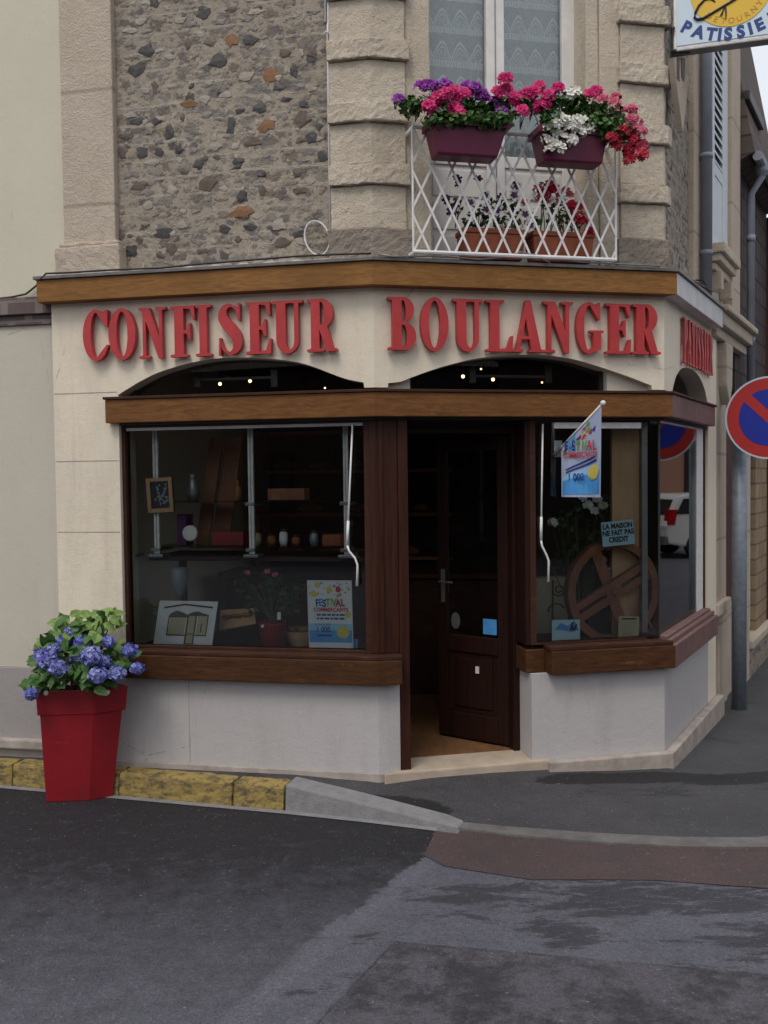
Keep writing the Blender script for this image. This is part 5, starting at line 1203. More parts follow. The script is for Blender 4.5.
def window_box(label, tops, bots, n0, n1):
    (xa, ya), (xb, yb) = tops; (xc, yc), (xd, yd) = bots
    u_a, z_a = on('M', n1, xa, ya); u_b, z_b = on('M', n1, xb, yb); u_c, z_c = on('M', n1, xc, yc); u_d, z_d = on('M', n1, xd, yd)
    zt, zb2 = (z_a + z_b) / 2, (z_c + z_d) / 2
    t = thing('flower_box', label, 'flower box', P('M', (u_a + u_b) / 2, (n0 + n1) / 2, zb2), 'burgundy flower boxes on the balcony')
    q_ = lambda e, z, i=0: [P('M', (u_c if z == zb2 else u_a) - e, n0 - e + (.02 if z == zb2 else 0), z), P('M', (u_d if z == zb2 else u_b) + e, n0 - e + (.02 if z == zb2 else 0), z), P('M', (u_d if z == zb2 else u_b) + e, n1 + e - (.02 if z == zb2 else 0), z), P('M', (u_c if z == zb2 else u_a) - e, n1 + e - (.02 if z == zb2 else 0), z)]
    part(t, 'body', MB().hexa(q_(0, zb2), q_(0, zt)), 'burgundy', bevel=.012)
    part(t, 'rim', MB().hexa([v - Vector((0, 0, .035)) for v in q_(.008, zt)], [v + Vector((0, 0, .004)) for v in q_(.008, zt)]), 'burgundy', bevel=.004)
    part(t, 'soil', MB().hexa([v + Vector((0, 0, .0045)) for v in q_(-.012, zt)], [v + Vector((0, 0, .012)) for v in q_(-.012, zt)]), 'black')
    return (u_a, u_b, zt, n0, n1)
bxL = window_box('burgundy flower box at the left of the balcony railing', ((431, 119), (509, 121)), ((438, 154), (499, 155)), .135, .30)
bxR = window_box('burgundy flower box at the right of the balcony railing', ((540, 127), (609, 129)), ((546, 160), (604, 162)), .135, .30)
def foliage(parent, blobs, leaf_mat, n_per, L, name='foliage', stems=True, base=None, flat=.3):
    mb = MB(); st = MB()
    for c, r_ in blobs:
        for _ in range(n_per):
            d = Vector((random.gauss(0, 1), random.gauss(0, 1), random.gauss(0, 1))).normalized(); rr = random.random() ** .45
            p_ = c + Vector((d.x * r_[0], d.y * r_[1], d.z * r_[2])) * rr
            out = (d + Vector((0, 0, flat)) + Vector((random.uniform(-.5, .5), random.uniform(-.5, .5), random.uniform(-.4, .5)))).normalized()
            dirv = Vector((random.uniform(-1, 1), random.uniform(-1, 1), random.uniform(-.6, .5)))
            s_ = random.uniform(.7, 1.25); mb.leaf(p_, dirv, out, L * s_, L * .75 * s_)
        if stems and base is not None:
            for _ in range(3):
                b_ = base(c); e_ = c + Vector((random.uniform(-1, 1) * r_[0], random.uniform(-1, 1) * r_[1], random.uniform(-.5, .6) * r_[2])); st.tube([b_, b_.lerp(e_, .5) + Vector((0, 0, .02)), e_], .003, 5)
    part(parent, name, mb, leaf_mat)
    if st.v: part(parent, 'stems', st, 'stem')
def bloom(parent, pts, mat_, r_, n=9, size=.018, name='flower_head', flat=.8):
    """each geranium or petunia head is a cluster of small five-petalled florets"""
    for p_ in pts:
        mb = MB()
        for _ in range(n):
            d = Vector((random.gauss(0, 1), random.gauss(0, 1) - .6, random.gauss(0, 1) * flat + .3)).normalized()
            mb.petals(p_ + Vector((d.x * r_, d.y * r_, d.z * r_ * flat)), d + Vector((0, -.4, .1)), size * random.uniform(.8, 1.2))
        part(parent, name, mb, mat_)
def m_pt(x, y, n): return pt('M', n, x, y)
rr = lambda a, b: random.uniform(a, b)
ge = thing('geranium', 'hot pink and purple geraniums filling the left burgundy flower box', 'plant', P('M', .55, .22, bxL[2]), 'balcony flowers')
foliage(ge, [(m_pt(x, y, .30 if y > 115 else .22), Vector((.075, .07, .045))) for x, y in ((415, 104), (432, 103), (452, 104), (470, 105), (488, 107), (505, 106), (520, 102), (440, 114), (465, 118), (490, 119), (478, 114), (408, 106), (447, 119), (503, 117), (436, 120), (457, 121), (475, 120), (487, 122), (498, 121))], 'leaf', 62, .038, base=lambda c: Vector((c.x, c.y, bxL[2])))
bloom(ge, [m_pt(x, y, rr(.27, .34)) for x, y in ((433, 103), (455, 108), (453, 92), (464, 95), (505, 79), (506, 90), (514, 98), (522, 112), (527, 94), (437, 98), (459, 113), (446, 94), (429, 107), (498, 93))], 'petal_pink', .031, 22, .021)
bloom(ge, [m_pt(x, y, rr(.2, .32)) for x, y in ((399, 100), (427, 85), (434, 86), (445, 85), (475, 88), (487, 101), (501, 112), (482, 95), (420, 87), (472, 92), (466, 87))], 'petal_purple', .025, 15, .021)
bloom(ge, [m_pt(x, y, rr(.25, .3)) for x, y in ((498, 99), (449, 87), (494, 104))], 'petal_dark', .018, 8, .016)
g2 = thing('geranium', 'pink, white and crimson trailing flowers in the right burgundy flower box', 'plant', P('M', 1.2, .22, bxR[2]), 'balcony flowers')
foliage(g2, [(m_pt(x, y, .30 if y > 117 else .22), Vector((.07, .07, .05))) for x, y in ((540, 108), (556, 103), (572, 106), (586, 108), (598, 110), (612, 114), (604, 124), (616, 126), (612, 136), (550, 120), (572, 98), (626, 132), (595, 122), (580, 116), (550, 128), (598, 128), (607, 130))], 'leaf', 62, .038, base=lambda c: Vector((c.x, c.y, bxR[2])))
bloom(g2, [m_pt(x, y, rr(.27, .33)) for x, y in ((539, 106), (539, 87), (544, 104), (558, 89), (590, 95), (596, 92), (534, 93), (549, 96))], 'petal_pink', .029, 20, .021)
bloom(g2, [m_pt(x, y, rr(.28, .36)) for x, y in ((603, 100), (615, 104), (626, 112), (632, 110), (637, 122), (630, 120), (641, 132), (634, 128), (644, 145), (640, 152), (616, 98), (636, 140))], 'petal_rose', .026, 15, .019)
bloom(g2, [m_pt(x, y, rr(.28, .36)) for x, y in ((620, 138), (616, 146), (629, 159), (633, 140), (623, 131), (628, 150), (637, 148), (612, 138), (643, 155))], 'petal_red', .028, 16, .021)
bloom(g2, [m_pt(x, y, rr(.3, .35)) for x, y in ((548, 128), (555, 133), (562, 137), (570, 126), (577, 130), (585, 122), (590, 128), (545, 139), (553, 144), (560, 148), (572, 140), (566, 121), (582, 134), (556, 124), (577, 120), (575, 92), (570, 95), (549, 150))], 'petal_white', .016, 5, .026)
# terracotta troughs on the ledge behind the lattice
for lab, xa, xb, pl in (('terracotta trough on the ledge behind the lattice, left one', 461, 522, 0), ('terracotta trough on the ledge behind the lattice, right one', 530, 590, 1)):
    u_a, u_b = on('M', .02, xa, 240)[0], on('M', .02, xb, 240)[0]; zt = on('M', .07, 500, 229)[1]
    t = thing('terracotta_trough', lab, 'planter', P('M', (u_a + u_b) / 2, .02, 3.022), 'terracotta troughs behind the lattice')
    q_ = lambda e, n0, n1, z: [P('M', u_a - e, n0, z), P('M', u_b + e, n0, z), P('M', u_b + e, n1, z), P('M', u_a - e, n1, z)]
    part(t, 'body', MB().hexa(q_(-.015, -.06, .065, 3.022), q_(0, -.075, .08, zt - .03)), 'terra', bevel=.008)
    part(t, 'rim', MB().hexa(q_(.006, -.082, .086, zt - .0295), q_(.006, -.082, .086, zt)), 'terra', bevel=.006)
    if pl == 0:
        p1 = thing('petunia', 'dark purple and white petunias in the left terracotta trough', 'plant', P('M', u_a + .15, .02, zt), 'petunias behind the lattice')
        foliage(p1, [(m_pt(x, y, .03), Vector((.06, .05, .06))) for x, y in ((470, 222), (486, 218), (502, 220), (516, 222), (478, 208), (495, 205), (512, 208), (455, 205))], 'leaf_d', 26, .032, base=lambda c: Vector((c.x, c.y, zt)))
        bloom(p1, [m_pt(x, y, .06) for x, y in ((447, 199), (452, 212), (457, 180), (478, 180), (502, 198), (515, 186), (460, 184))], 'petal_dark', .01, 3, .026)
        for x, y in ((470, 203), (485, 196), (486, 210), (497, 211), (517, 187), (524, 203), (525, 215), (530, 226), (514, 196)):
            c_ = m_pt(x, y, .075); mb = MB(); mb.petals(c_, (.1, -1, .25), .036, 5); fl = part(p1, 'flower', mb, 'petal_white'); mb = MB(); mb.petals(c_ + Vector((0, -.006, .002)), (.1, -1, .25), .021, 5); part(fl, 'throat', mb, 'petal_dark' if x != 524 else 'petal_red')
    else:
        p1 = thing('petunia', 'crimson and pale pink petunias in the right terracotta trough', 'plant', P('M', u_a + .15, .02, zt), 'petunias behind the lattice')
        foliage(p1, [(m_pt(x, y, .03), Vector((.06, .05, .06))) for x, y in ((536, 220), (550, 216), (564, 220), (578, 224), (545, 203), (560, 204), (540, 190), (572, 212))], 'leaf', 26, .03, base=lambda c: Vector((c.x, c.y, zt)))
        bloom(p1, [m_pt(x, y, .07) for x, y in ((545, 194), (554, 190), (577, 208), (580, 216), (574, 218), (590, 232), (583, 222), (571, 206), (549, 186))], 'petal_red', .018, 6, .026)
        bloom(p1, [m_pt(x, y, .06) for x, y in ((538, 188), (549, 200), (560, 196), (566, 190), (541, 199), (556, 202), (570, 195))], 'petal_rose', .014, 5, .02)
        bloom(p1, [m_pt(x, y, .07) for x, y in ((552, 199), (536, 195), (562, 200))], 'petal_white', .012, 3, .02)

# ================================================================== RED PLANTER AND HYDRANGEA
c0 = atz(89, 799, ZR); vd = Vector((c0.x, c0.y, 0)).normalized(); rv = Vector((vd.y, -vd.x, 0)); c0 = c0 - vd * .035
HP = .672
def foot(k, grow, z):      # plan of the faceted planter: A left, B front crease, C right, D and E at the back
    base = [(-.245, .058), (0, 0), (.137, .03), (.09, .13), (-.205, .15)]
    top = [(a * 1.36 + .05, b * 1.36 - .03) for a, b in base]
    o = []
    cx_, cy_ = -.04, .1
    for (a, b), (c, d) in zip(base, top):
        x_, y_ = a + (c - a) * k, b + (d - b) * k
        x_ = cx_ + (x_ - cx_) * (1 + grow); y_ = cy_ + (y_ - cy_) * (1 + grow)
        q = c0 + rv * x_ + vd * y_; o.append(Vector((q.x, q.y, ZR + z)))
    return o
ctr = c0 + rv * -.03 + vd * .1
pl_ = thing('planter', 'tall tapered red planter with faceted front standing on the road by the kerb', 'planter', ctr)
def loft(mb, loops, cap=True):
    k = len(loops[0]); o = len(mb.v)
    for l in loops: mb.v += l
    for i in range(len(loops) - 1):
        for j in range(k): mb.f.append([o + i * k + j, o + i * k + (j + 1) % k, o + (i + 1) * k + (j + 1) % k, o + (i + 1) * k + j]); mb.mi.append(0)
    if cap: mb.f += [list(range(o, o + k)), list(range(o + (len(loops) - 1) * k, o + len(loops) * k))]; mb.mi += [0, 0]
    return mb
part(pl_, 'body', loft(MB(), [foot(0, 0, 0), foot(.78, -.03, HP - .13)]), 'redpot', bevel=.006)
part(pl_, 'rim', loft(MB(), [foot(.82, -.06, HP - .145), foot(.82, .02, HP - .145), foot(.98, .02, HP), foot(.98, -.10, HP), foot(.9, -.12, HP - .06)], False), 'redpot', bevel=.004)
part(pl_, 'soil', loft(MB(), [foot(.9, -.13, HP - .07), foot(.92, -.13, HP - .05)]), 'black')
for px_, py_ in ((46, 693), (107.5, 692)):
    ft, fb = foot(.98, .02, HP), foot(.82, .02, HP - .145); i0, i1 = (0, 1) if px_ < 60 else (1, 2)
    pa, pb_, pc = fb[i0], fb[i1], ft[i0]; fn_ = (pb_ - pa).cross(pc - pa).normalized(); fn_ = fn_ if fn_.dot(CAM - pa) > 0 else -fn_
    r_ = ray(px_, py_); hit = CAM + r_ * ((pa - CAM).dot(fn_) / r_.dot(fn_)); xx = Vector((0, 0, 1)).cross(fn_).normalized(); mx_ = Matrix((xx, fn_.cross(xx), fn_)).transposed()
    part(pl_, 'eyelet', MB().lathe(hit, [(.014, -.004), (.014, .004), (.008, .007)], 12, mx_), 'whitemetal')
hy = thing('hydrangea', 'blue hydrangea with pale green leaves growing in the red planter', 'plant', ctr + Vector((0, 0, HP - .04)))
def hp(x, y, k):      # a point k metres nearer than the planter's axis
    r = ray(x, y); t = (ctr.y - k) / r.y; return CAM + r * t
hb = lambda c: ctr + Vector((0, 0, HP - .05)) + Vector((rr(-.08, .08), rr(-.08, .08), 0))
def bigleaf(mb, p_, d, n, L, W): 
    mb.leaf(p_, d, n, L, W, .3)
lv, lv2, stm = MB(), MB(), MB()
for x, y, k in [(52, 640, .05), (60, 628, .0), (66, 622, .05), (78, 622, .1), (88, 620, .08), (98, 624, .05), (106, 616, .0), (110, 622, .1), (58, 655, .1), (48, 652, .08), (95, 640, .15), (104, 650, .12), (115, 648, .1), (110, 660, .15), (88, 645, .1), (70, 650, .15), (72, 665, .2), (65, 678, .22), (52, 677, .18), (88, 682, .2), (100, 678, .2), (36, 681, .15), (116, 668, .15), (76, 636, .05), (120, 655, .05), (64, 640, 0), (84, 655, .18), (58, 670, .2), (95, 662, .2), (46, 664, .12), (92, 672, .2), (108, 676, .15), (74, 634, .12), (84, 636, .14), (100, 640, .12), (56, 640, .1)]:
    for _ in range(9):
        p_ = hp(x + rr(-9, 9), y + rr(-7, 8), k + rr(-.16, .05))
        d = Vector((rr(-1, 1) + (x - 85) * .02, rr(-1, .2), rr(-.7, .6))); nn_ = Vector((rr(-.6, .6), rr(-1.2, -.2), rr(.3, 1.0))).normalized()
        (lv2 if (y < 650 and random.random() < .62) else lv).leaf(p_, d, nn_, rr(.06, .10), rr(.05, .075), .3)  # upper leaves mostly take the paler green
    b_ = hb(0); e_ = hp(x, y, k); stm.tube([b_, b_.lerp(e_, .6) + Vector((0, 0, .03)), e_], .004, 5)
part(hy, 'foliage', lv, 'leaf'); part(hy, 'foliage', lv2, 'leaf_l', label='paler leaves at the top'); part(hy, 'stems', stm, 'stem')
heads = [(47, 660, .22, .066, 0), (58, 668, .24, .056, 0), (92, 656, .26, .07, 0), (98, 675, .28, .058, 0), (117, 673, .24, .054, 0), (130, 650, .14, .05, 1), (137, 668, .16, .042, 1), (82, 642, .16, .05, 1), (66, 640, .1, .05, 1), (31, 694, .22, .04, 1), (41, 654, .18, .045, 0), (78, 656, .2, .045, 1), (104, 662, .2, .045, 0), (53, 650, .18, .045, 0), (72, 632, .12, .042, 0), (108, 642, .14, .042, 0)]
for x, y, k, r_, v in heads:
    r_ *= .88; c_ = hp(x, y, k); mb = MB()
    for i in range(150):
        mb.cur = random.choice((0, 0, 1, 2)) if v == 0 else random.choice((1, 1, 0))
        z = 1 - 2 * (i + .5) / 150; th = i * 2.39996; q_ = math.sqrt(1 - z * z); d = Vector((q_ * cos(th), q_ * sin(th), z))
        mb.petals(c_ + Vector((d.x, d.y, d.z * .82)) * r_ * rr(.72, 1.12), d + Vector((rr(-.7, .7), rr(-.7, .7), rr(-.7, .7))), rr(.010, .0155), 4, .1)
    mb2 = MB().ball(c_, r_ * .66, 10, (1, 1, .82))
    h_ = part(hy, 'flower_head', mb, ['petal_blue', 'petal_blue2', 'petal_sky']); part(h_, 'flower_core', mb2, 'leaf_d')
    b_ = hb(0); 
# ================================================================== IN THE LEFT WINDOW
def Lp(x, y, n): return pt('L', n, x, y)
uL3 = Vector((*U['L'], 0)); nL3 = Vector((*NR['L'], 0)); nR3 = Vector((*NR['R'], 0))
rk = thing('shelf_rack', 'white upright shelf rack with glass shelves behind the left window', 'shelf', P('L', -.9, -.3, .70))
nk = -.20
za = on('L', nk, 250, 432)[1]; zb2 = on('L', nk, 250, 554)[1]
for x, wd in ((130, .030), (156, .034), (251, .034), (346, .03)):
    u = on('L', nk, x, 500)[0]; w_ = MB().fbox('L', u - wd / 2, u - .004, nk - .02, nk, zb2, za + .08).fbox('L', u + .004, u + wd / 2, nk - .02, nk, zb2, za + .08).fbox('L', u - .004, u + .004, nk - .02, nk - .01, zb2, za + .08)
    part(rk, 'upright', w_, 'whitemetal')
    w_ = MB().fbox('L', u - .05, u + .05, nk - .08, nk + .03, zb2 - .022, zb2 - .001); part(rk, 'foot', w_, 'greymetal', bevel=.006)
for y, n0_, n1_ in ((501, nk - .3, nk - .02), (547, nk - .3, nk - .021)):
    z = on('L', nk, 250, y)[1]; w_ = MB().fbox('L', -1.5, -.1, n0_, n1_, z - .008, z); part(rk, 'shelf', w_, 'glass2')
    for x in (251, 346, 156):
        u = on('L', nk, x, 500)[0]; part(rk, 'bracket', MB().fbox('L', u - .04, u + .02, nk - .2, nk + .004, z - .03, z - .0085), 'greymetal', bevel=.004)
ub_ = on('L', nk, 250, 560)[1]
tb = thing('display_table', 'dark wooden shelf table standing inside the left window', 'table', P('L', -.85, -.55, .70))
part(tb, 'top', MB().fbox('L', -1.55, -.12, -.74, -.26, zb2 - .05, zb2 - .0225), 'oak_dark', bevel=.004)
for u in (-1.5, -.2): part(tb, 'leg', MB().fbox('L', u - .02, u + .02, -.7, -.66, .701, zb2 - .0505), 'oak_dark')
def flatpic(name, label, cat, corners, back, frame_m, pic_fn, th=.012, group=None):
    """a rectangular board given by its four corners (tl, tr, br, bl)"""
    tl, tr, br, bl = [Vector(c) for c in corners]
    ex_ = (tr - tl + br - bl) / 2; ey_ = (tl - bl + tr - br) / 2; c0_ = bl; nn_ = ex_.cross(ey_).normalized()
    if nn_.dot(CAM - c0_) < 0: nn_ = -nn_
    t = thing(name, label, cat, (bl + br) / 2, group)
    Q = lambda a, b, d=0: c0_ + ex_ * a + ey_ * b + nn_ * d
    part(t, 'board', MB().prism([Q(0, 0, -th), Q(1, 0, -th), Q(1, 1, -th), Q(0, 1, -th)], nn_ * th), back)
    pic_fn(t, Q, nn_)
    return t
def rect(Q, nn_, a0, b0, a1, b1, d=.001, th=.0015): return MB().prism([Q(a0, b0, d), Q(a1, b0, d), Q(a1, b1, d), Q(a0, b1, d)], nn_ * th)
def poly(Q, nn_, pts, d=.001, th=.0015): return MB().prism([Q(a, b, d) for a, b in pts], nn_ * th)
def shop_drawing(t, Q, nn_):
    part(t, 'drawn_window', rect(Q, nn_, .22, .24, .50, .66), 'buff'); part(t, 'drawn_window', rect(Q, nn_, .70, .24, .86, .66), 'buff')
    part(t, 'drawn_door', rect(Q, nn_, .53, .07, .67, .68), 'buff')
    mb = MB()
    for a in ((.20, .22, .52, .245), (.20, .63, .52, .66), (.20, .22, .215, .66), (.52, .05, .545, .7), (.66, .05, .68, .7), (.52, .04, .68, .06), (.52, .25, .68, .27), (.69, .22, .88, .245), (.865, .22, .88, .7), (.77, .3, .785, .5)): mb.prism([Q(a[0], a[1], .0026), Q(a[2], a[1], .0026), Q(a[2], a[3], .0026), Q(a[0], a[3], .0026)], nn_ * .001)
    mb.prism([Q(.1, .86, .0026), Q(.45, .94, .0026), Q(.93, .88, .0026), Q(.93, .84, .0026), Q(.45, .90, .0026), Q(.1, .82, .0026)], nn_ * .001)
    part(t, 'drawn_beams', mb, 'flint_orange' if False else 'oak_sill')
    part(t, 'drawn_arches', poly(Q, nn_, [(.2, .665), (.26, .74), (.34, .78), (.42, .75), (.52, .69), (.58, .74), (.68, .77), (.76, .74), (.86, .70), (.86, .665)], .0028), 'ink')
flatpic('shop_drawing', 'white board with a drawing of the shopfront propped in the left window', 'picture', [Lp(160, 601, -.2), Lp(218, 601.5, -.2), Lp(212, 647, -.13), Lp(153, 645, -.13)], 'paper', None, shop_drawing)
def small_pic(t, Q, nn_):
    mb = MB(); 
    for a in ((0, 0, .14, 1), (.86, 0, 1, 1), (.14, 0, .86, .12), (.14, .9, .86, 1)): mb.prism([Q(a[0], a[1], .001), Q(a[2], a[1], .001), Q(a[2], a[3], .001), Q(a[0], a[3], .001)], nn_ * .012)
    part(t, 'frame', mb, 'panelwood')
    mb = MB()
    for _ in range(40): 
        a, b = rr(.2, .8), rr(.2, .84); mb.prism([Q(a + cos(k * 1.3) * .05 * rr(.5, 1), b + sin(k * 1.3) * .05 * rr(.5, 1), .002 + _ * .00004) for k in range(5)], nn_ * .0003)
    part(t, 'painted_marks', mb, 'galv')
flatpic('framed_picture', 'small gilt framed picture hanging on the white rack upright', 'picture', [Lp(146, 478, -.17), Lp(172, 477, -.17), Lp(174, 511, -.17), Lp(149, 513, -.17)], 'ink', None, small_pic)
# festival posters
def poster(t, Q, nn_, full=True):
    part(t, 'blue_panel', rect(Q, nn_, .02, .08, .98, .26), 'pblue'); part(t, 'pale_panel', rect(Q, nn_, .02, .2605, .98, .36), 'plight')
    part(t, 'footer', rect(Q, nn_, .02, .005, .98, .0795), 'paper')
    rg_ = random.Random(5); cols = ['pred', 'ppurple', 'pyellow', 'pblue', 'pgreen']
    mbs = {c_: MB() for c_ in cols}
    for i in range(26):
        a, b = rg_.uniform(.05, .95), rg_.uniform(.76, .97); r_ = rg_.uniform(.02, .05); th = rg_.uniform(0, 6); c_ = cols[i % 5]
        mbs[c_].prism([Q(a + cos(th + k * 2.09) * r_, b + sin(th + k * 2.09) * r_ * .7, .001 + i * .00005) for k in range(3)], nn_ * .0006)
    for i, (a, b) in enumerate(((.24, .93), (.14, .80), (.5, .86), (.9, .5))): mbs['pyellow'].prism([Q(a + cos(k * .524) * .07, b + sin(k * .524) * .045, .0028 + i * .00005) for k in range(12)], nn_ * .0005)
    mbs['pred'].prism([Q(.7 + cos(k * .524) * .06, .87 + sin(k * .524) * .05, .0032) for k in range(12)], nn_ * .0005)
    for c_ in cols: part(t, 'confetti', mbs[c_], c_)
    ex_ = Q(1, 0) - Q(0, 0); ey_ = Q(0, 1) - Q(0, 0); W_, H_2 = ex_.length, ey_.length; ux_, uy_ = ex_ / W_, ey_ / H_2
    def T(body, a, b, size, m_, sx=1.0, bold=.0):
        mb = MB(); o_ = Q(a, b, .003); text_on(mb, body, size, lambda x, y, d: o_ + ux_ * x + uy_ * y + nn_ * (d + .0004), depth=.0003, sx=sx, bold=bold); part(t, 'lettering', mb, m_)
    for ch, a, m_, dy in zip('FESTIVAL', (.22, .30, .38, .46, .53, .60, .69, .79), ('navy', 'pblue', 'navy', 'pgreen', 'pyellow', 'pgreen', 'pred', 'pred'), (.0, .01, -.005, .01, 0, .01, 0, .01)): T(ch, a, .66 + dy, W_ * .22, m_, .8, .002)
    T('COMMERÇANTS', .52, .565, W_ * .115, 'pred', .92, .001)
    w2 = MB()
    for b, a0, a1 in ((.49, .2, .83), (.435, .2, .85)):
        a = a0
        while a < a1:
            e = min(a + rg_.uniform(.05, .12), a1); w2.prism([Q(a, b - .012, .003), Q(e, b - .012, .003), Q(e, b + .014, .003), Q(a, b + .014, .003)], nn_ * .0005); a = e + .02
    part(t, 'small_print', w2, 'navy')
    T('1 000', .34, .27, W_ * .16, 'navy', .9, .001); T('A GAGNER', .33, .345, W_ * .075, 'navy'); 
    w2 = MB(); w2.prism([Q(.2, .17, .003), Q(.52, .17, .003), Q(.52, .20, .003), Q(.2, .20, .003)], nn_ * .0005); part(t, 'small_print', w2, 'navy')
    part(t, 'yellow_badge', MB().prism([Q(.78 + cos(k * pi / 12) * (.15 if k % 2 else .135), .24 + sin(k * pi / 12) * (.10 if k % 2 else .09), .0032) for k in range(24)], nn_ * .0006), 'pyellow')
flatpic('festival_poster', 'festival poster leaning on the glass in the left window', 'poster', [Lp(306.5, 580, -.075), Lp(351.5, 580.5, -.075), Lp(353, 648, -.075), Lp(309, 647.5, -.075)], 'paper', None, poster, .003, 'festival posters')
flatpic('blue_card', 'small blue card beside the festival poster in the left window', 'card', [Lp(351, 639, -.12), Lp(358, 639, -.12), Lp(358, 648, -.11), Lp(351, 648, -.11)], 'pblue', None, lambda t, Q, n: None, .003)
# crank rods
def crank(label, f, path, n=-.02):
    t = thing('awning_crank', label, 'awning crank', pt(f, n, *path[-1]), 'awning crank rods')
    P_ = [pt(f, n, x, y) for x, y in path]
    part(t, 'rod', MB().tube(P_[:2], .0055, 8), 'whitemetal', smooth=True); part(t, 'sleeve', MB().tube([P_[0].lerp(P_[1], .8), P_[1]], .0085, 8), 'whitemetal', smooth=True)
    part(t, 'handle', MB().tube(P_[1:], [.0065] * (len(P_) - 2) + [.008], 8), 'whitemetal', smooth=True)
crank('white awning crank rod hanging at the right edge of the left window', 'L', [(352.5, 424), (347.2, 545), (349, 551), (355, 558), (357.5, 565), (357, 586)])
crank('white awning crank rod hanging beside the door in the right window', 'M', [(542.8, 424), (541, 540), (542, 546), (546.5, 555), (548.7, 561), (548.2, 582)])
# scoop / lamp
t = thing('glass_lamp', 'pale grey tapered lamp shade on a stand behind the shop drawing', 'lamp', Lp(180, 640, -.34))
c_ = Lp(180, 600, -.34); zt_ = Lp(180, 567, -.34).z
part(t, 'shade', MB().lathe(Vector((c_.x, c_.y, c_.z)), [(.018, 0), (.035, .06), (.055, .13), (.062, .18), (.056, zt_ - c_.z - .012), (.04, zt_ - c_.z)], 18), 'galv', smooth=True)
part(t, 'stand', MB().tube([Vector((c_.x, c_.y, .701)), c_], .012, 8).lathe(Vector((c_.x, c_.y, .701)), [(.06, 0), (.05, .015), (.015, .03)], 14), 'greymetal')
# pot plant
c_ = Lp(273, 648, -.2); pp = thing('flower_pot', 'small dark red pot standing on the left window deck', 'flower pot', c_)
part(pp, 'pot', MB().lathe(c_, [(.068, 0), (.085, .15), (.09, .165), (.08, .166), (.076, .14)], 20), 'redpot', smooth=True)
cc = c_ + Vector((0, 0, .12)) ; part(pp, 'tag', MB().box(Lp(279, 616, -.12), (.022, .003, .045)), 'paper'); part(pp, 'sticker', MB().box(Lp(262.5, 626, -.118), (.016, .003, .02), 0, Matrix.Rotation(.7, 3, 'Y')), 'paper')
p1 = thing('pot_plant', 'leafy pot plant with a few pink flowers in the dark red pot', 'plant', c_ + Vector((0, 0, .16)))
foliage(p1, [(Lp(x, y, -.24), Vector((.08, .06, .06))) for x, y in ((262, 598), (275, 590), (290, 598), (245, 585), (300, 588), (270, 578), (255, 605), (285, 608))], 'leaf_d', 24, .05, base=lambda q: c_ + Vector((0, 0, .15)))
bloom(p1, [Lp(x, y, -.2) for x, y in ((247, 573), (268, 571), (275, 574))], 'petal_rose', .012, 5, .014)
# tray, boxes and bits on the shelves
t = thing('wicker_tray', 'shallow wicker tray of bread behind the drawing', 'tray', Lp(236, 630, -.32))
a_ = [Lp(220, 612, -.4), Lp(254, 610, -.4), Lp(256, 624, -.32), Lp(219, 631, -.32)]
part(t, 'tray', MB().prism(a_, Vector((0, 0, .014))), 'panelwood', bevel=.004)
for k in range(3): part(t, 'loaf', MB().ball(Lp(227 + k * 10, 620 - k * 1.2, -.35) + Vector((0, 0, .02)), .03, 10, (1.3, .8, .5)), 'oak', smooth=True)
zsf = on('L', nk, 250, 547)[1]; zs2 = on('L', nk, 250, 501)[1]
def shelf_box(label, x0, x1, z0__, h, m_, n0_=-.42, n1_=-.3, name='carton', cat='box'):
    u0_, u1_ = on('L', n1_, x0, 530)[0], on('L', n1_, x1, 530)[0]; solo(name, label, cat, MB().fbox('L', u0_, u1_, n0_, n1_, z0__ + .001, z0__ + h), m_, bevel=.005)
shelf_box('dark red box on the lower glass shelf of the rack', 212, 243, zsf, .09, 'redpot')
shelf_box('dark blue upright box on the lower glass shelf by the framed picture', 177, 186, zsf, .2, 'petal_dark', name='box')
shelf_box('brown carton on the upper glass shelf of the rack', 268, 305, zs2, .075, 'wheelwood')
shelf_box('brown carton beside the right upright of the rack', 322, 340, zsf, .07, 'terra')
for lab, x0, x1, n_b in (('tall brown wooden board leaning behind the rack, left of the jug', 203, 216, -.55), ('wide brown wooden board leaning behind the rack, right of the jug', 219, 236, -.6)):
    ua_, uz_ = on('L', n_b, x0, 480)[0], on('L', n_b, x1, 480)[0]; mb = MB()
    mb.hexa([P('L', ua_ - .04, n_b + .05, zsf + .002), P('L', uz_ - .04, n_b + .05, zsf + .002), P('L', uz_ - .04, n_b + .03, zsf + .002), P('L', ua_ - .04, n_b + .03, zsf + .002)], [P('L', ua_ + .03, n_b - .06, 2.04), P('L', uz_ + .03, n_b - .06, 2.04), P('L', uz_ + .03, n_b - .08, 2.04), P('L', ua_ + .03, n_b - .08, 2.04)])
    solo('wooden_board', lab, 'board', mb, 'wheelwood', bevel=.004)
for k, (x, hh, m_) in enumerate(((262, .09, 'tan'), (276, .07, 'oak'), (288, .1, 'paper'), (300, .06, 'terra'), (318, .09, 'galv'), (330, .07, 'oak'))):
    q = P('L', on('L', -.45, x, 548)[0], -.36, zsf + .001)
    o = thing('jar', ('small tan jar', 'short amber jar', 'tall white jar', 'squat terracotta jar', 'tall grey jar', 'amber jar nearest the right upright')[k] + ' on the lower glass shelf of the rack', 'jar', q, 'jars on the glass shelf')
    part(o, 'jar_body', MB().lathe(q, [(.022, 0), (.028, hh * .3), (.026, hh * .75), (.016, hh * .86)], 14), m_, smooth=True); part(o, 'lid', MB().lathe(q + Vector((0, 0, hh * .861)), [(.018, 0), (.018, .012), (.006, .016)], 12), 'black')
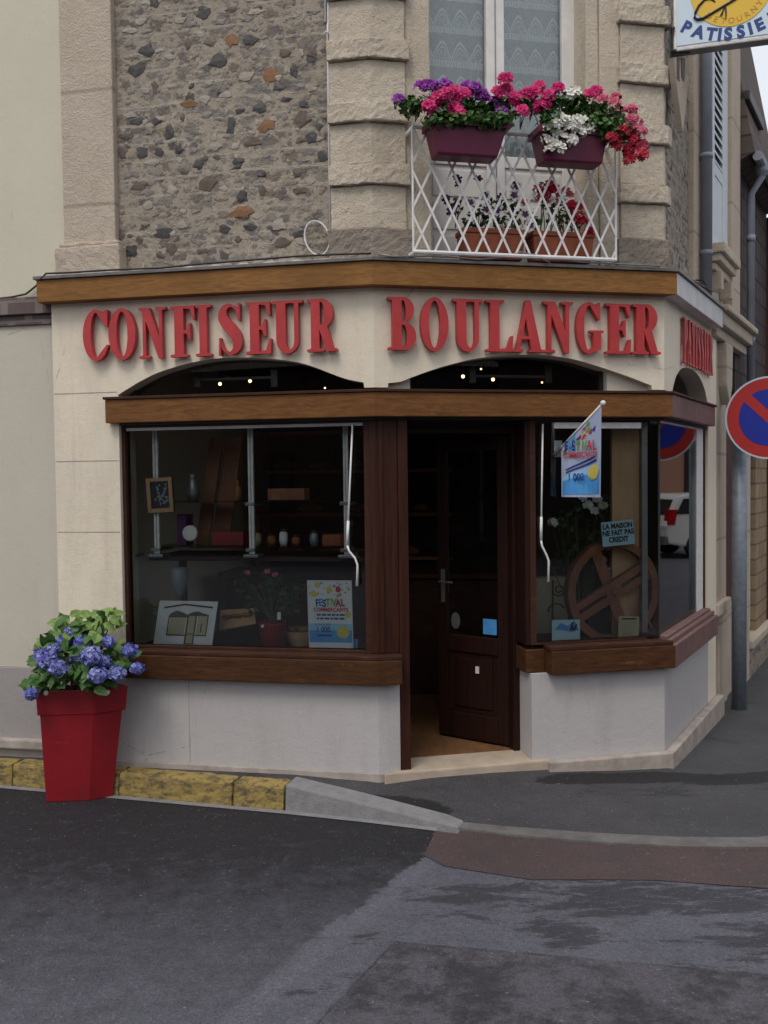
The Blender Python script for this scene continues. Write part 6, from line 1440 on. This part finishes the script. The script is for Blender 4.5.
bq = Lp(300, 628, -.34); ba = thing('basket', 'brown round basket between the red pot and the poster', 'basket', Vector((bq.x, bq.y, .701)))
part(ba, 'bowl', MB().lathe(Vector((bq.x, bq.y, .701)), [(.06, 0), (.085, .05), (.095, .09), (.088, .092), (.075, .05)], 20), 'panelwood'); 
for k in range(4): part(ba, 'roll', MB().ball(Vector((bq.x + (k - 1.5) * .035, bq.y + (k % 2) * .03, .80)), .03, 10, (1.2, 1, .7)), 'oak', smooth=True)
t = thing('bottle', 'amber glass bottle on the upper glass shelf', 'bottle', P('L', on('L', -.33, 238, 500)[0], -.33, zs2 + .001))
part(t, 'body', MB().lathe(P('L', on('L', -.33, 238, 500)[0], -.33, zs2 + .001), [(.022, 0), (.026, .05), (.02, .08), (.008, .1), (.008, .13)], 14), 'oak', smooth=True)
t = thing('metal_jug', 'shiny metal jug high on the rack in the left window', 'jug', Lp(193, 488, -.55))
part(t, 'body', MB().lathe(P('L', on('L', -.36, 193, 480)[0], -.36, zs2 + .001), [(.03, 0), (.045, .05), (.03, .11), (.022, .15), (.03, .17)], 16), 'greymetal', smooth=True)
t = thing('clock', 'small round white dial on the lower glass shelf', 'clock', Lp(191, 545, -.48))
part(t, 'dial', MB().lathe(Lp(191, 533, -.28), [(.05, 0), (.05, .02), (.04, .025)], 20, Matrix((uL3, Vector((0, 0, 1)), -nL3 * -1)).transposed()), 'whitemetal')
# ================================================================== IN THE RIGHT WINDOW
def Mp(x, y, n): return pt('M', n, x, y)
w_ = MB(); ua_, ub2 = on('M', -.25, 612, 500)[0], on('M', -.25, 639, 500)[0]
solo('timber_panel', 'pale plywood panel standing behind the wheel in the right window', 'panel', w_.fbox('M', ua_, ub2, -.28, -.25, .701, 2.06), 'panelwood', bevel=.003)
# cart wheel
cw = Mp(612, 591, -.17); cw_r = (Mp(660, 590, -.17) - Mp(564, 590, -.17)).length / 2
wh = thing('cartwheel', 'old reddish wooden wheel with plank spokes in the right window', 'wheel', Vector((cw.x, cw.y, cw.z - cw_r)))
wx = (uM3 * .995 + nM * -.10).normalized(); wz = Vector((0, 0, 1)); wn = wx.cross(wz); wn = wn if wn.dot(CAM - cw) > 0 else -wn
def Wq(a, b, d=0): return cw + wx * a + wz * b + wn * d
mb = MB(); n_ = 48
for i in range(n_):
    t0 = 2 * pi * i / n_
    for r_, d in ((cw_r, -.03), (cw_r, .03), (cw_r * .84, .03), (cw_r * .84, -.03)): mb.v.append(Wq(r_ * cos(t0), r_ * sin(t0), d))
for i in range(n_):
    j2 = (i + 1) % n_
    for k in range(4): mb.f.append([4 * i + k, 4 * j2 + k, 4 * j2 + (k + 1) % 4, 4 * i + (k + 1) % 4]); mb.mi.append(0)
part(wh, 'rim', mb, 'wheelwood', bevel=.005)
def plank(ang, off, wd, d0, d1, r_=.87):
    a = R(ang); c_, s_ = cos(a), sin(a); mb = MB()
    mb.prism([Wq(c_ * q * cw_r * r_ - s_ * (off + e), s_ * q * cw_r * r_ + c_ * (off + e), d0) for q, e in ((-1, -wd / 2), (1, -wd / 2), (1, wd / 2), (-1, wd / 2))], wn * (d1 - d0)); return mb
part(wh, 'spoke', plank(27, .036, .05, -.02, .02), 'wheelwood', bevel=.006); part(wh, 'spoke', plank(27, -.036, .05, -.02, .02), 'wheelwood', bevel=.006)
part(wh, 'spoke', plank(112, 0, .075, -.026, -.0205), 'wheelwood', bevel=.003)
mx_ = Matrix((wx, wn.cross(wx), wn)).transposed(); part(wh, 'hub', MB().lathe(Wq(0, 0, -.03), [(.06, 0), (.06, .055), (.03, .06), (.02, .075)], 18, mx_), 'wheelwood', bevel=.003)
# rim of a second wheel behind, at the corner
c2_ = Mp(652, 618, -.36); mb = MB(); n_ = 40; r2 = .17
for i in range(n_):
    t0 = 2 * pi * i / n_; ax2 = (uM3 * .7 - nM * .7)
    for r_, d in ((r2, -.02), (r2, .02), (r2 * .82, .02), (r2 * .82, -.02)): mb.v.append(c2_ + ax2 * r_ * cos(t0) * .9 + Vector((0, 0, .08 + r_ * sin(t0))) + (nM * .7 + uM3 * .7) * d)
for i in range(n_):
    j2 = (i + 1) % n_
    for k in range(4): mb.f.append([4 * i + k, 4 * j2 + k, 4 * j2 + (k + 1) % 4, 4 * i + (k + 1) % 4]); mb.mi.append(0)
solo('wooden_hoop', 'smaller wooden hoop leaning behind the big wheel at the window corner', 'hoop', mb, 'wheelwood', bevel=.004)
# cards
def credit(t, Q, nn_):
    ex_ = Q(1, 0) - Q(0, 0); ey_ = Q(0, 1) - Q(0, 0); W_, H_2 = ex_.length, ey_.length; ux_, uy_ = ex_ / W_, ey_ / H_2
    for body, b in (('LA MAISON', .80), ('NE FAIT PAS', .52), ('CREDIT', .24)):
        mb = MB(); o_ = Q(.5, b, .001); text_on(mb, body, H_2 * .29, lambda x, y, d: o_ + ux_ * x + uy_ * y + nn_ * (d + .0004), depth=.0003, sx=.88, bold=.002); part(t, 'lettering', mb, 'ink')
flatpic('credit_notice', 'pale blue notice with black writing stuck on the right window', 'notice', [Mp(601, 523, -.075), Mp(633, 519.5, -.075), Mp(635, 544, -.075), Mp(603, 547, -.075)], 'sky_paper', None, credit, .002)
def bluecard(t, Q, nn_):
    part(t, 'print', poly(Q, nn_, [(.1, .55), (.3, .85), (.55, .7), (.8, .95), (.95, .5), (.7, .4), (.4, .5)]), 'pblue')
    mb = MB()
    for i in range(9):
        a = .12 + i * .09; mb.prism([Q(a, .1 + .05 * (i % 2), .003), Q(a + .05, .12, .003), Q(a + .06, .3 + .06 * (i % 3), .003), Q(a + .01, .32, .003)], nn_ * .0006)
    part(t, 'print', mb, 'paper'); part(t, 'print', poly(Q, nn_, [(.62, .5), (.7, .9), (.76, .88), (.74, .6), (.86, .8), (.9, .74), (.8, .48)], .003), 'ink')
flatpic('blue_card', 'blue printed card standing at the left foot of the right window', 'card', [Mp(552, 620, -.09), Mp(580, 619.5, -.09), Mp(580, 640, -.08), Mp(552, 641, -.08)], 'sky_paper', None, bluecard, .003)
def buffcard(t, Q, nn_):
    mb = MB()
    for k in range(7): mb.prism([Q(.15, .12 + k * .1, .001), Q(.8 - .1 * (k % 3), .12 + k * .1, .001), Q(.8 - .1 * (k % 3), .15 + k * .1, .001), Q(.15, .15 + k * .1, .001)], nn_ * .0006)
    part(t, 'ruled_lines', mb, 'tan'); part(t, 'heading', rect(Q, nn_, .15, .86, .85, .92), 'oak_dark')
flatpic('price_card', 'buff card with faint lines standing below the wheel', 'card', [Mp(618.5, 616, -.10), Mp(639.5, 616.5, -.10), Mp(638, 638.5, -.085), Mp(618, 638.5, -.085)], 'buff', None, buffcard, .003)
solo('white_label', 'small white label stuck on the glass beside the festival flag', 'label', MB().prism([Mp(554, 440.5, -.06), Mp(562, 440.5, -.06), Mp(562, 457, -.06), Mp(554, 457, -.06)], nM * .002), 'paper')
# carton and scroll ironwork behind the glass at the door side
u0_, u1_ = on('M', -.5, 527, 590)[0], on('M', -.5, 568, 590)[0]
solo('tan_carton', 'tan carton standing behind the glass near the door', 'box', MB().fbox('M', u0_, u1_, -.6, -.5, .701, on('M', -.5, 540, 578)[1]), 'tan', bevel=.004)
sc_ = thing('iron_stand', 'black scrolled iron stand between the carton and the wheel', 'stand', Mp(556, 640, -.4)); w_ = MB()
sp_ = lambda cx, cy, r0, r1, a0, a1: [Mp(cx + (r0 + (r1 - r0) * k / 14) * cos(R(a0 + (a1 - a0) * k / 14)), cy + (r0 + (r1 - r0) * k / 14) * sin(R(a0 + (a1 - a0) * k / 14)), -.4) for k in range(15)]
part(sc_, 'scroll', w_.tube(sp_(559, 590, 1.5, 7, 0, 540), .005, 6).tube(sp_(557, 612, 9, 8, 180, 330), .005, 6).tube([Mp(553, 580, -.4), Mp(552, 640, -.4)], .006, 6), 'black')
solo('dark_box', 'black box standing under the wheel hub', 'box', MB().fbox('M', on('M', -.3, 588, 620)[0], on('M', -.3, 616, 620)[0], -.4, -.3, .701, on('M', -.3, 600, 610)[1]), 'black', bevel=.006)
# dried flower bunch
db = thing('dried_flowers', 'bunch of dried white flowers hanging dark behind the right window', 'plant', Mp(585, 540, -.5)); fol = [(Mp(x, y, -.5), Vector((.07, .06, .07))) for x, y in ((560, 520), (575, 510), (595, 515), (570, 545), (590, 540), (556, 560), (605, 500))]
foliage(db, fol, 'leaf_d', 22, .06, base=lambda q: Mp(580, 640, -.5))
bloom(db, [Mp(x, y, -.43) for x, y in ((588, 505), (595, 512), (603, 505), (583, 497), (598, 500), (553, 522), (610, 572), (603, 560), (612, 548))], 'petal_white', .022, 7, .022)
# festival flag on its pole
pb, pe = Mp(557, 452, -.03), Mp(603, 403, .34)
fl = thing('festival_flag', 'festival banner hanging from a slanted pole over the right window', 'flag', pb, 'festival posters')
part(fl, 'pole', MB().tube([pb, pe], .007, 8), 'whitemetal', smooth=True); part(fl, 'knob', MB().ball(pe, .016, 12), 'whitemetal', smooth=True)
part(fl, 'socket', MB().tube([pb - (pe - pb).normalized() * .03, pb + (pe - pb).normalized() * .05], .014, 8), 'greymetal')
A_, B_ = pb.lerp(pe, .10), pb.lerp(pe, .97); hx = B_ - A_
zbl = .29; zbr = .0
dA = A_.z - Mp(563, 494, .0).z
bot = A_.z - .30
def FQ(a, b, d=0):      # a across, b up from the straight bottom hem to the slanted pole
    base = A_ + Vector((hx.x, hx.y, 0)) * a; top_z = A_.z + hx.z * a
    nn_ = Vector((hx.y, -hx.x, 0)).normalized(); nn_ = nn_ if nn_.dot(CAM - base) > 0 else -nn_
    rip = .016 * sin(a * 7) * (1 - b)
    return Vector((base.x, base.y, bot + (top_z - bot) * b)) + nn_ * (d + rip)
mb = MB(); nA = 14
def fsheet(a0, a1, b0, b1, d, th, na=8, nb_=4):
    m2 = MB()
    for i in range(na):
        for k in range(nb_):
            aa, ab = a0 + (a1 - a0) * i / na, a0 + (a1 - a0) * (i + 1) / na; ba, bb = b0 + (b1 - b0) * k / nb_, b0 + (b1 - b0) * (k + 1) / nb_
            o_ = len(m2.v); m2.v += [FQ(aa, ba, d), FQ(ab, ba, d), FQ(ab, bb, d), FQ(aa, bb, d)]; m2.f.append([o_, o_ + 1, o_ + 2, o_ + 3]); m2.mi.append(0)
    return m2
M['flagcloth'] = plain('flag_cloth', (.38, .44, .58), (.30, .35, .50), 14, .8, 60, .1)
part(fl, 'cloth', fsheet(0, 1, 0, 1, 0, 0, 12, 8), 'flagcloth')
for a0, a1, b0, b1, m_ in ((.04, .96, .04, .30, 'pblue'), (.04, .96, .30, .38, 'plight')):
    for s_ in (.002, -.002): part(fl, 'print', fsheet(a0, a1, b0, b1, s_, 0), m_)
rg_ = random.Random(9); cols = ['pred', 'pyellow', 'pblue', 'pgreen', 'ppurple']
mbs = {c_: MB() for c_ in cols}
for i in range(22):
    a = rg_.uniform(.1, .92); b = rg_.uniform(.8, .95); r_ = rg_.uniform(.05, .09); th = rg_.uniform(0, 6)
    mbs[cols[i % 5]].add([FQ(min(.99, max(.01, a + cos(th + k * 2.09) * r_)), min(.985, b + sin(th + k * 2.09) * r_ * .6), .0022 + i * .00008) for k in range(3)], [(0, 1, 2)])
for c_ in cols: part(fl, 'confetti', mbs[c_], c_)
def ftext(body, a, zfrac, size, m_, sx=1.0, bold=.001, slope=0):
    mb = MB(); o_ = FQ(a, 0); uxx = Vector((hx.x, hx.y, 0)); Wf = uxx.length; uxx /= Wf; nn_ = (FQ(.5, .5, 1) - FQ(.5, .5, 0)).normalized(); zz = bot + (B_.z - bot) * zfrac
    o_ = A_ + Vector((hx.x, hx.y, 0)) * a; o_ = Vector((o_.x, o_.y, zz))
    text_on(mb, body, size, lambda x, y, d: o_ + uxx * x + Vector((0, 0, 1)) * y + nn_ * (d + .0125), depth=.0003, sx=sx, bold=bold); part(fl, 'lettering', mb, m_)
Wf = Vector((hx.x, hx.y, 0)).length
for ch, a, m_ in zip('FESTIVAL', (.16, .25, .35, .45, .54, .63, .74, .86), ('navy', 'pblue', 'navy', 'pgreen', 'pyellow', 'pgreen', 'pred', 'pred')): ftext(ch, a, .565, Wf * .24, m_, .8, .002)
ftext('COMMERÇANTS', .5, .465, Wf * .13, 'pred', .88)
ftext('1 000', .4, .22, Wf * .18, 'navy')
w2 = MB()
for b0, a0, a1 in ((.47, .15, .85), (.42, .15, .88)): 
    m3 = fsheet(a0, a1, b0, b0 + .025, .004, 0, 8, 1); o_ = len(w2.v); w2.v += m3.v; w2.f += [[o_ + i for i in q] for q in m3.f]; w2.mi += m3.mi
part(fl, 'small_print', w2, 'navy')
part(fl, 'yellow_badge', MB().add([FQ(.8 + cos(k * pi / 8) * .15, .3 + sin(k * pi / 8) * .09, .006) for k in range(16)], [tuple(range(16))]), 'pyellow')
# ================================================================== INSIDE THE SHOP
ct = thing('shop_counter', 'dark wooden counter deep inside the shop', 'counter', P('L', -.8, -2.2, zf))
part(ct, 'front', MB().fbox('L', -1.7, .6, -2.4, -2.0, zf + .001, .95), 'oak_dark'); part(ct, 'top', MB().fbox('L', -1.75, .65, -2.45, -1.95, .9505, .99), 'oak_dark', bevel=.006)
bs = thing('bread_shelves', 'brown bread shelves along the back wall of the shop', 'shelf', P('L', -.8, -3.1, zf)); part(bs, 'side', MB().fbox('L', -1.8, -1.76, -3.38, -3.05, zf + .001, 2.2), 'wheelwood'); part(bs, 'side', MB().fbox('L', .4, .44, -3.38, -3.05, zf + .001, 2.2), 'wheelwood')
for z in (.6, 1.0, 1.4, 1.8, 2.16): part(bs, 'board', MB().fbox('L', -1.7595, .3995, -3.38, -3.05, z, z + .03), 'wheelwood')
for i, (u, z) in enumerate([(-1.5, 1.03), (-1.1, 1.03), (-.6, 1.03), (-.2, 1.43), (-1.3, 1.43), (-.8, 1.43), (.1, 1.03), (-1.55, 1.83), (-1.2, 1.83), (-.9, 1.83), (-.5, 1.83), (.0, 1.83), (.2, 1.43), (-.35, 1.03), (-.85, 1.03), (-1.6, .63), (-.4, .63), (.1, .63)]):
    q = P('L', u, -3.2, z + .045); o = solo('loaf', 'round brown loaf on the shop shelves', 'bread', MB().ball(q, .09, 10, (1.4, .9, .5), .04), 'oak', smooth=True, group='loaves on the bread shelves')
LS = [('L', 220, 384), ('L', 250, 381), ('L', 325, 388), ('M', 463, 376.5), ('M', 481, 369), ('M', 493, 379.5), ('M', 542, 382.5)]
for i, (f, x, y) in enumerate(LS):
    q = pt(f, -1.3 if f == 'L' else -1.2, x, y)
    r_ = .0065 if i not in (0, 1, 3, 5) else .0125
    o = thing('ceiling_spot', ['left one of the pair of small lit spotlights above the left window', 'right one of the pair of small lit spotlights above the left window', 'dim small spotlight at the right end of the left arch', 'brightest small spotlight, at the left in the arch over the door', 'dim reddish spotlight left of the bracket in the door arch', 'small lit spotlight near the middle of the door arch', 'dim small spotlight at the right in the door arch'][i], 'spotlight', (q.x, q.y, q.z), 'lit spotlights inside the shop')
    part(o, 'bulb', MB().ball(q, r_, 10), 'lamp', smooth=True); part(o, 'holder', MB().tube([q + Vector((0, 0, r_)), Vector((q.x, q.y, 2.699))], [r_ * 1.1, .008], 8), 'black')
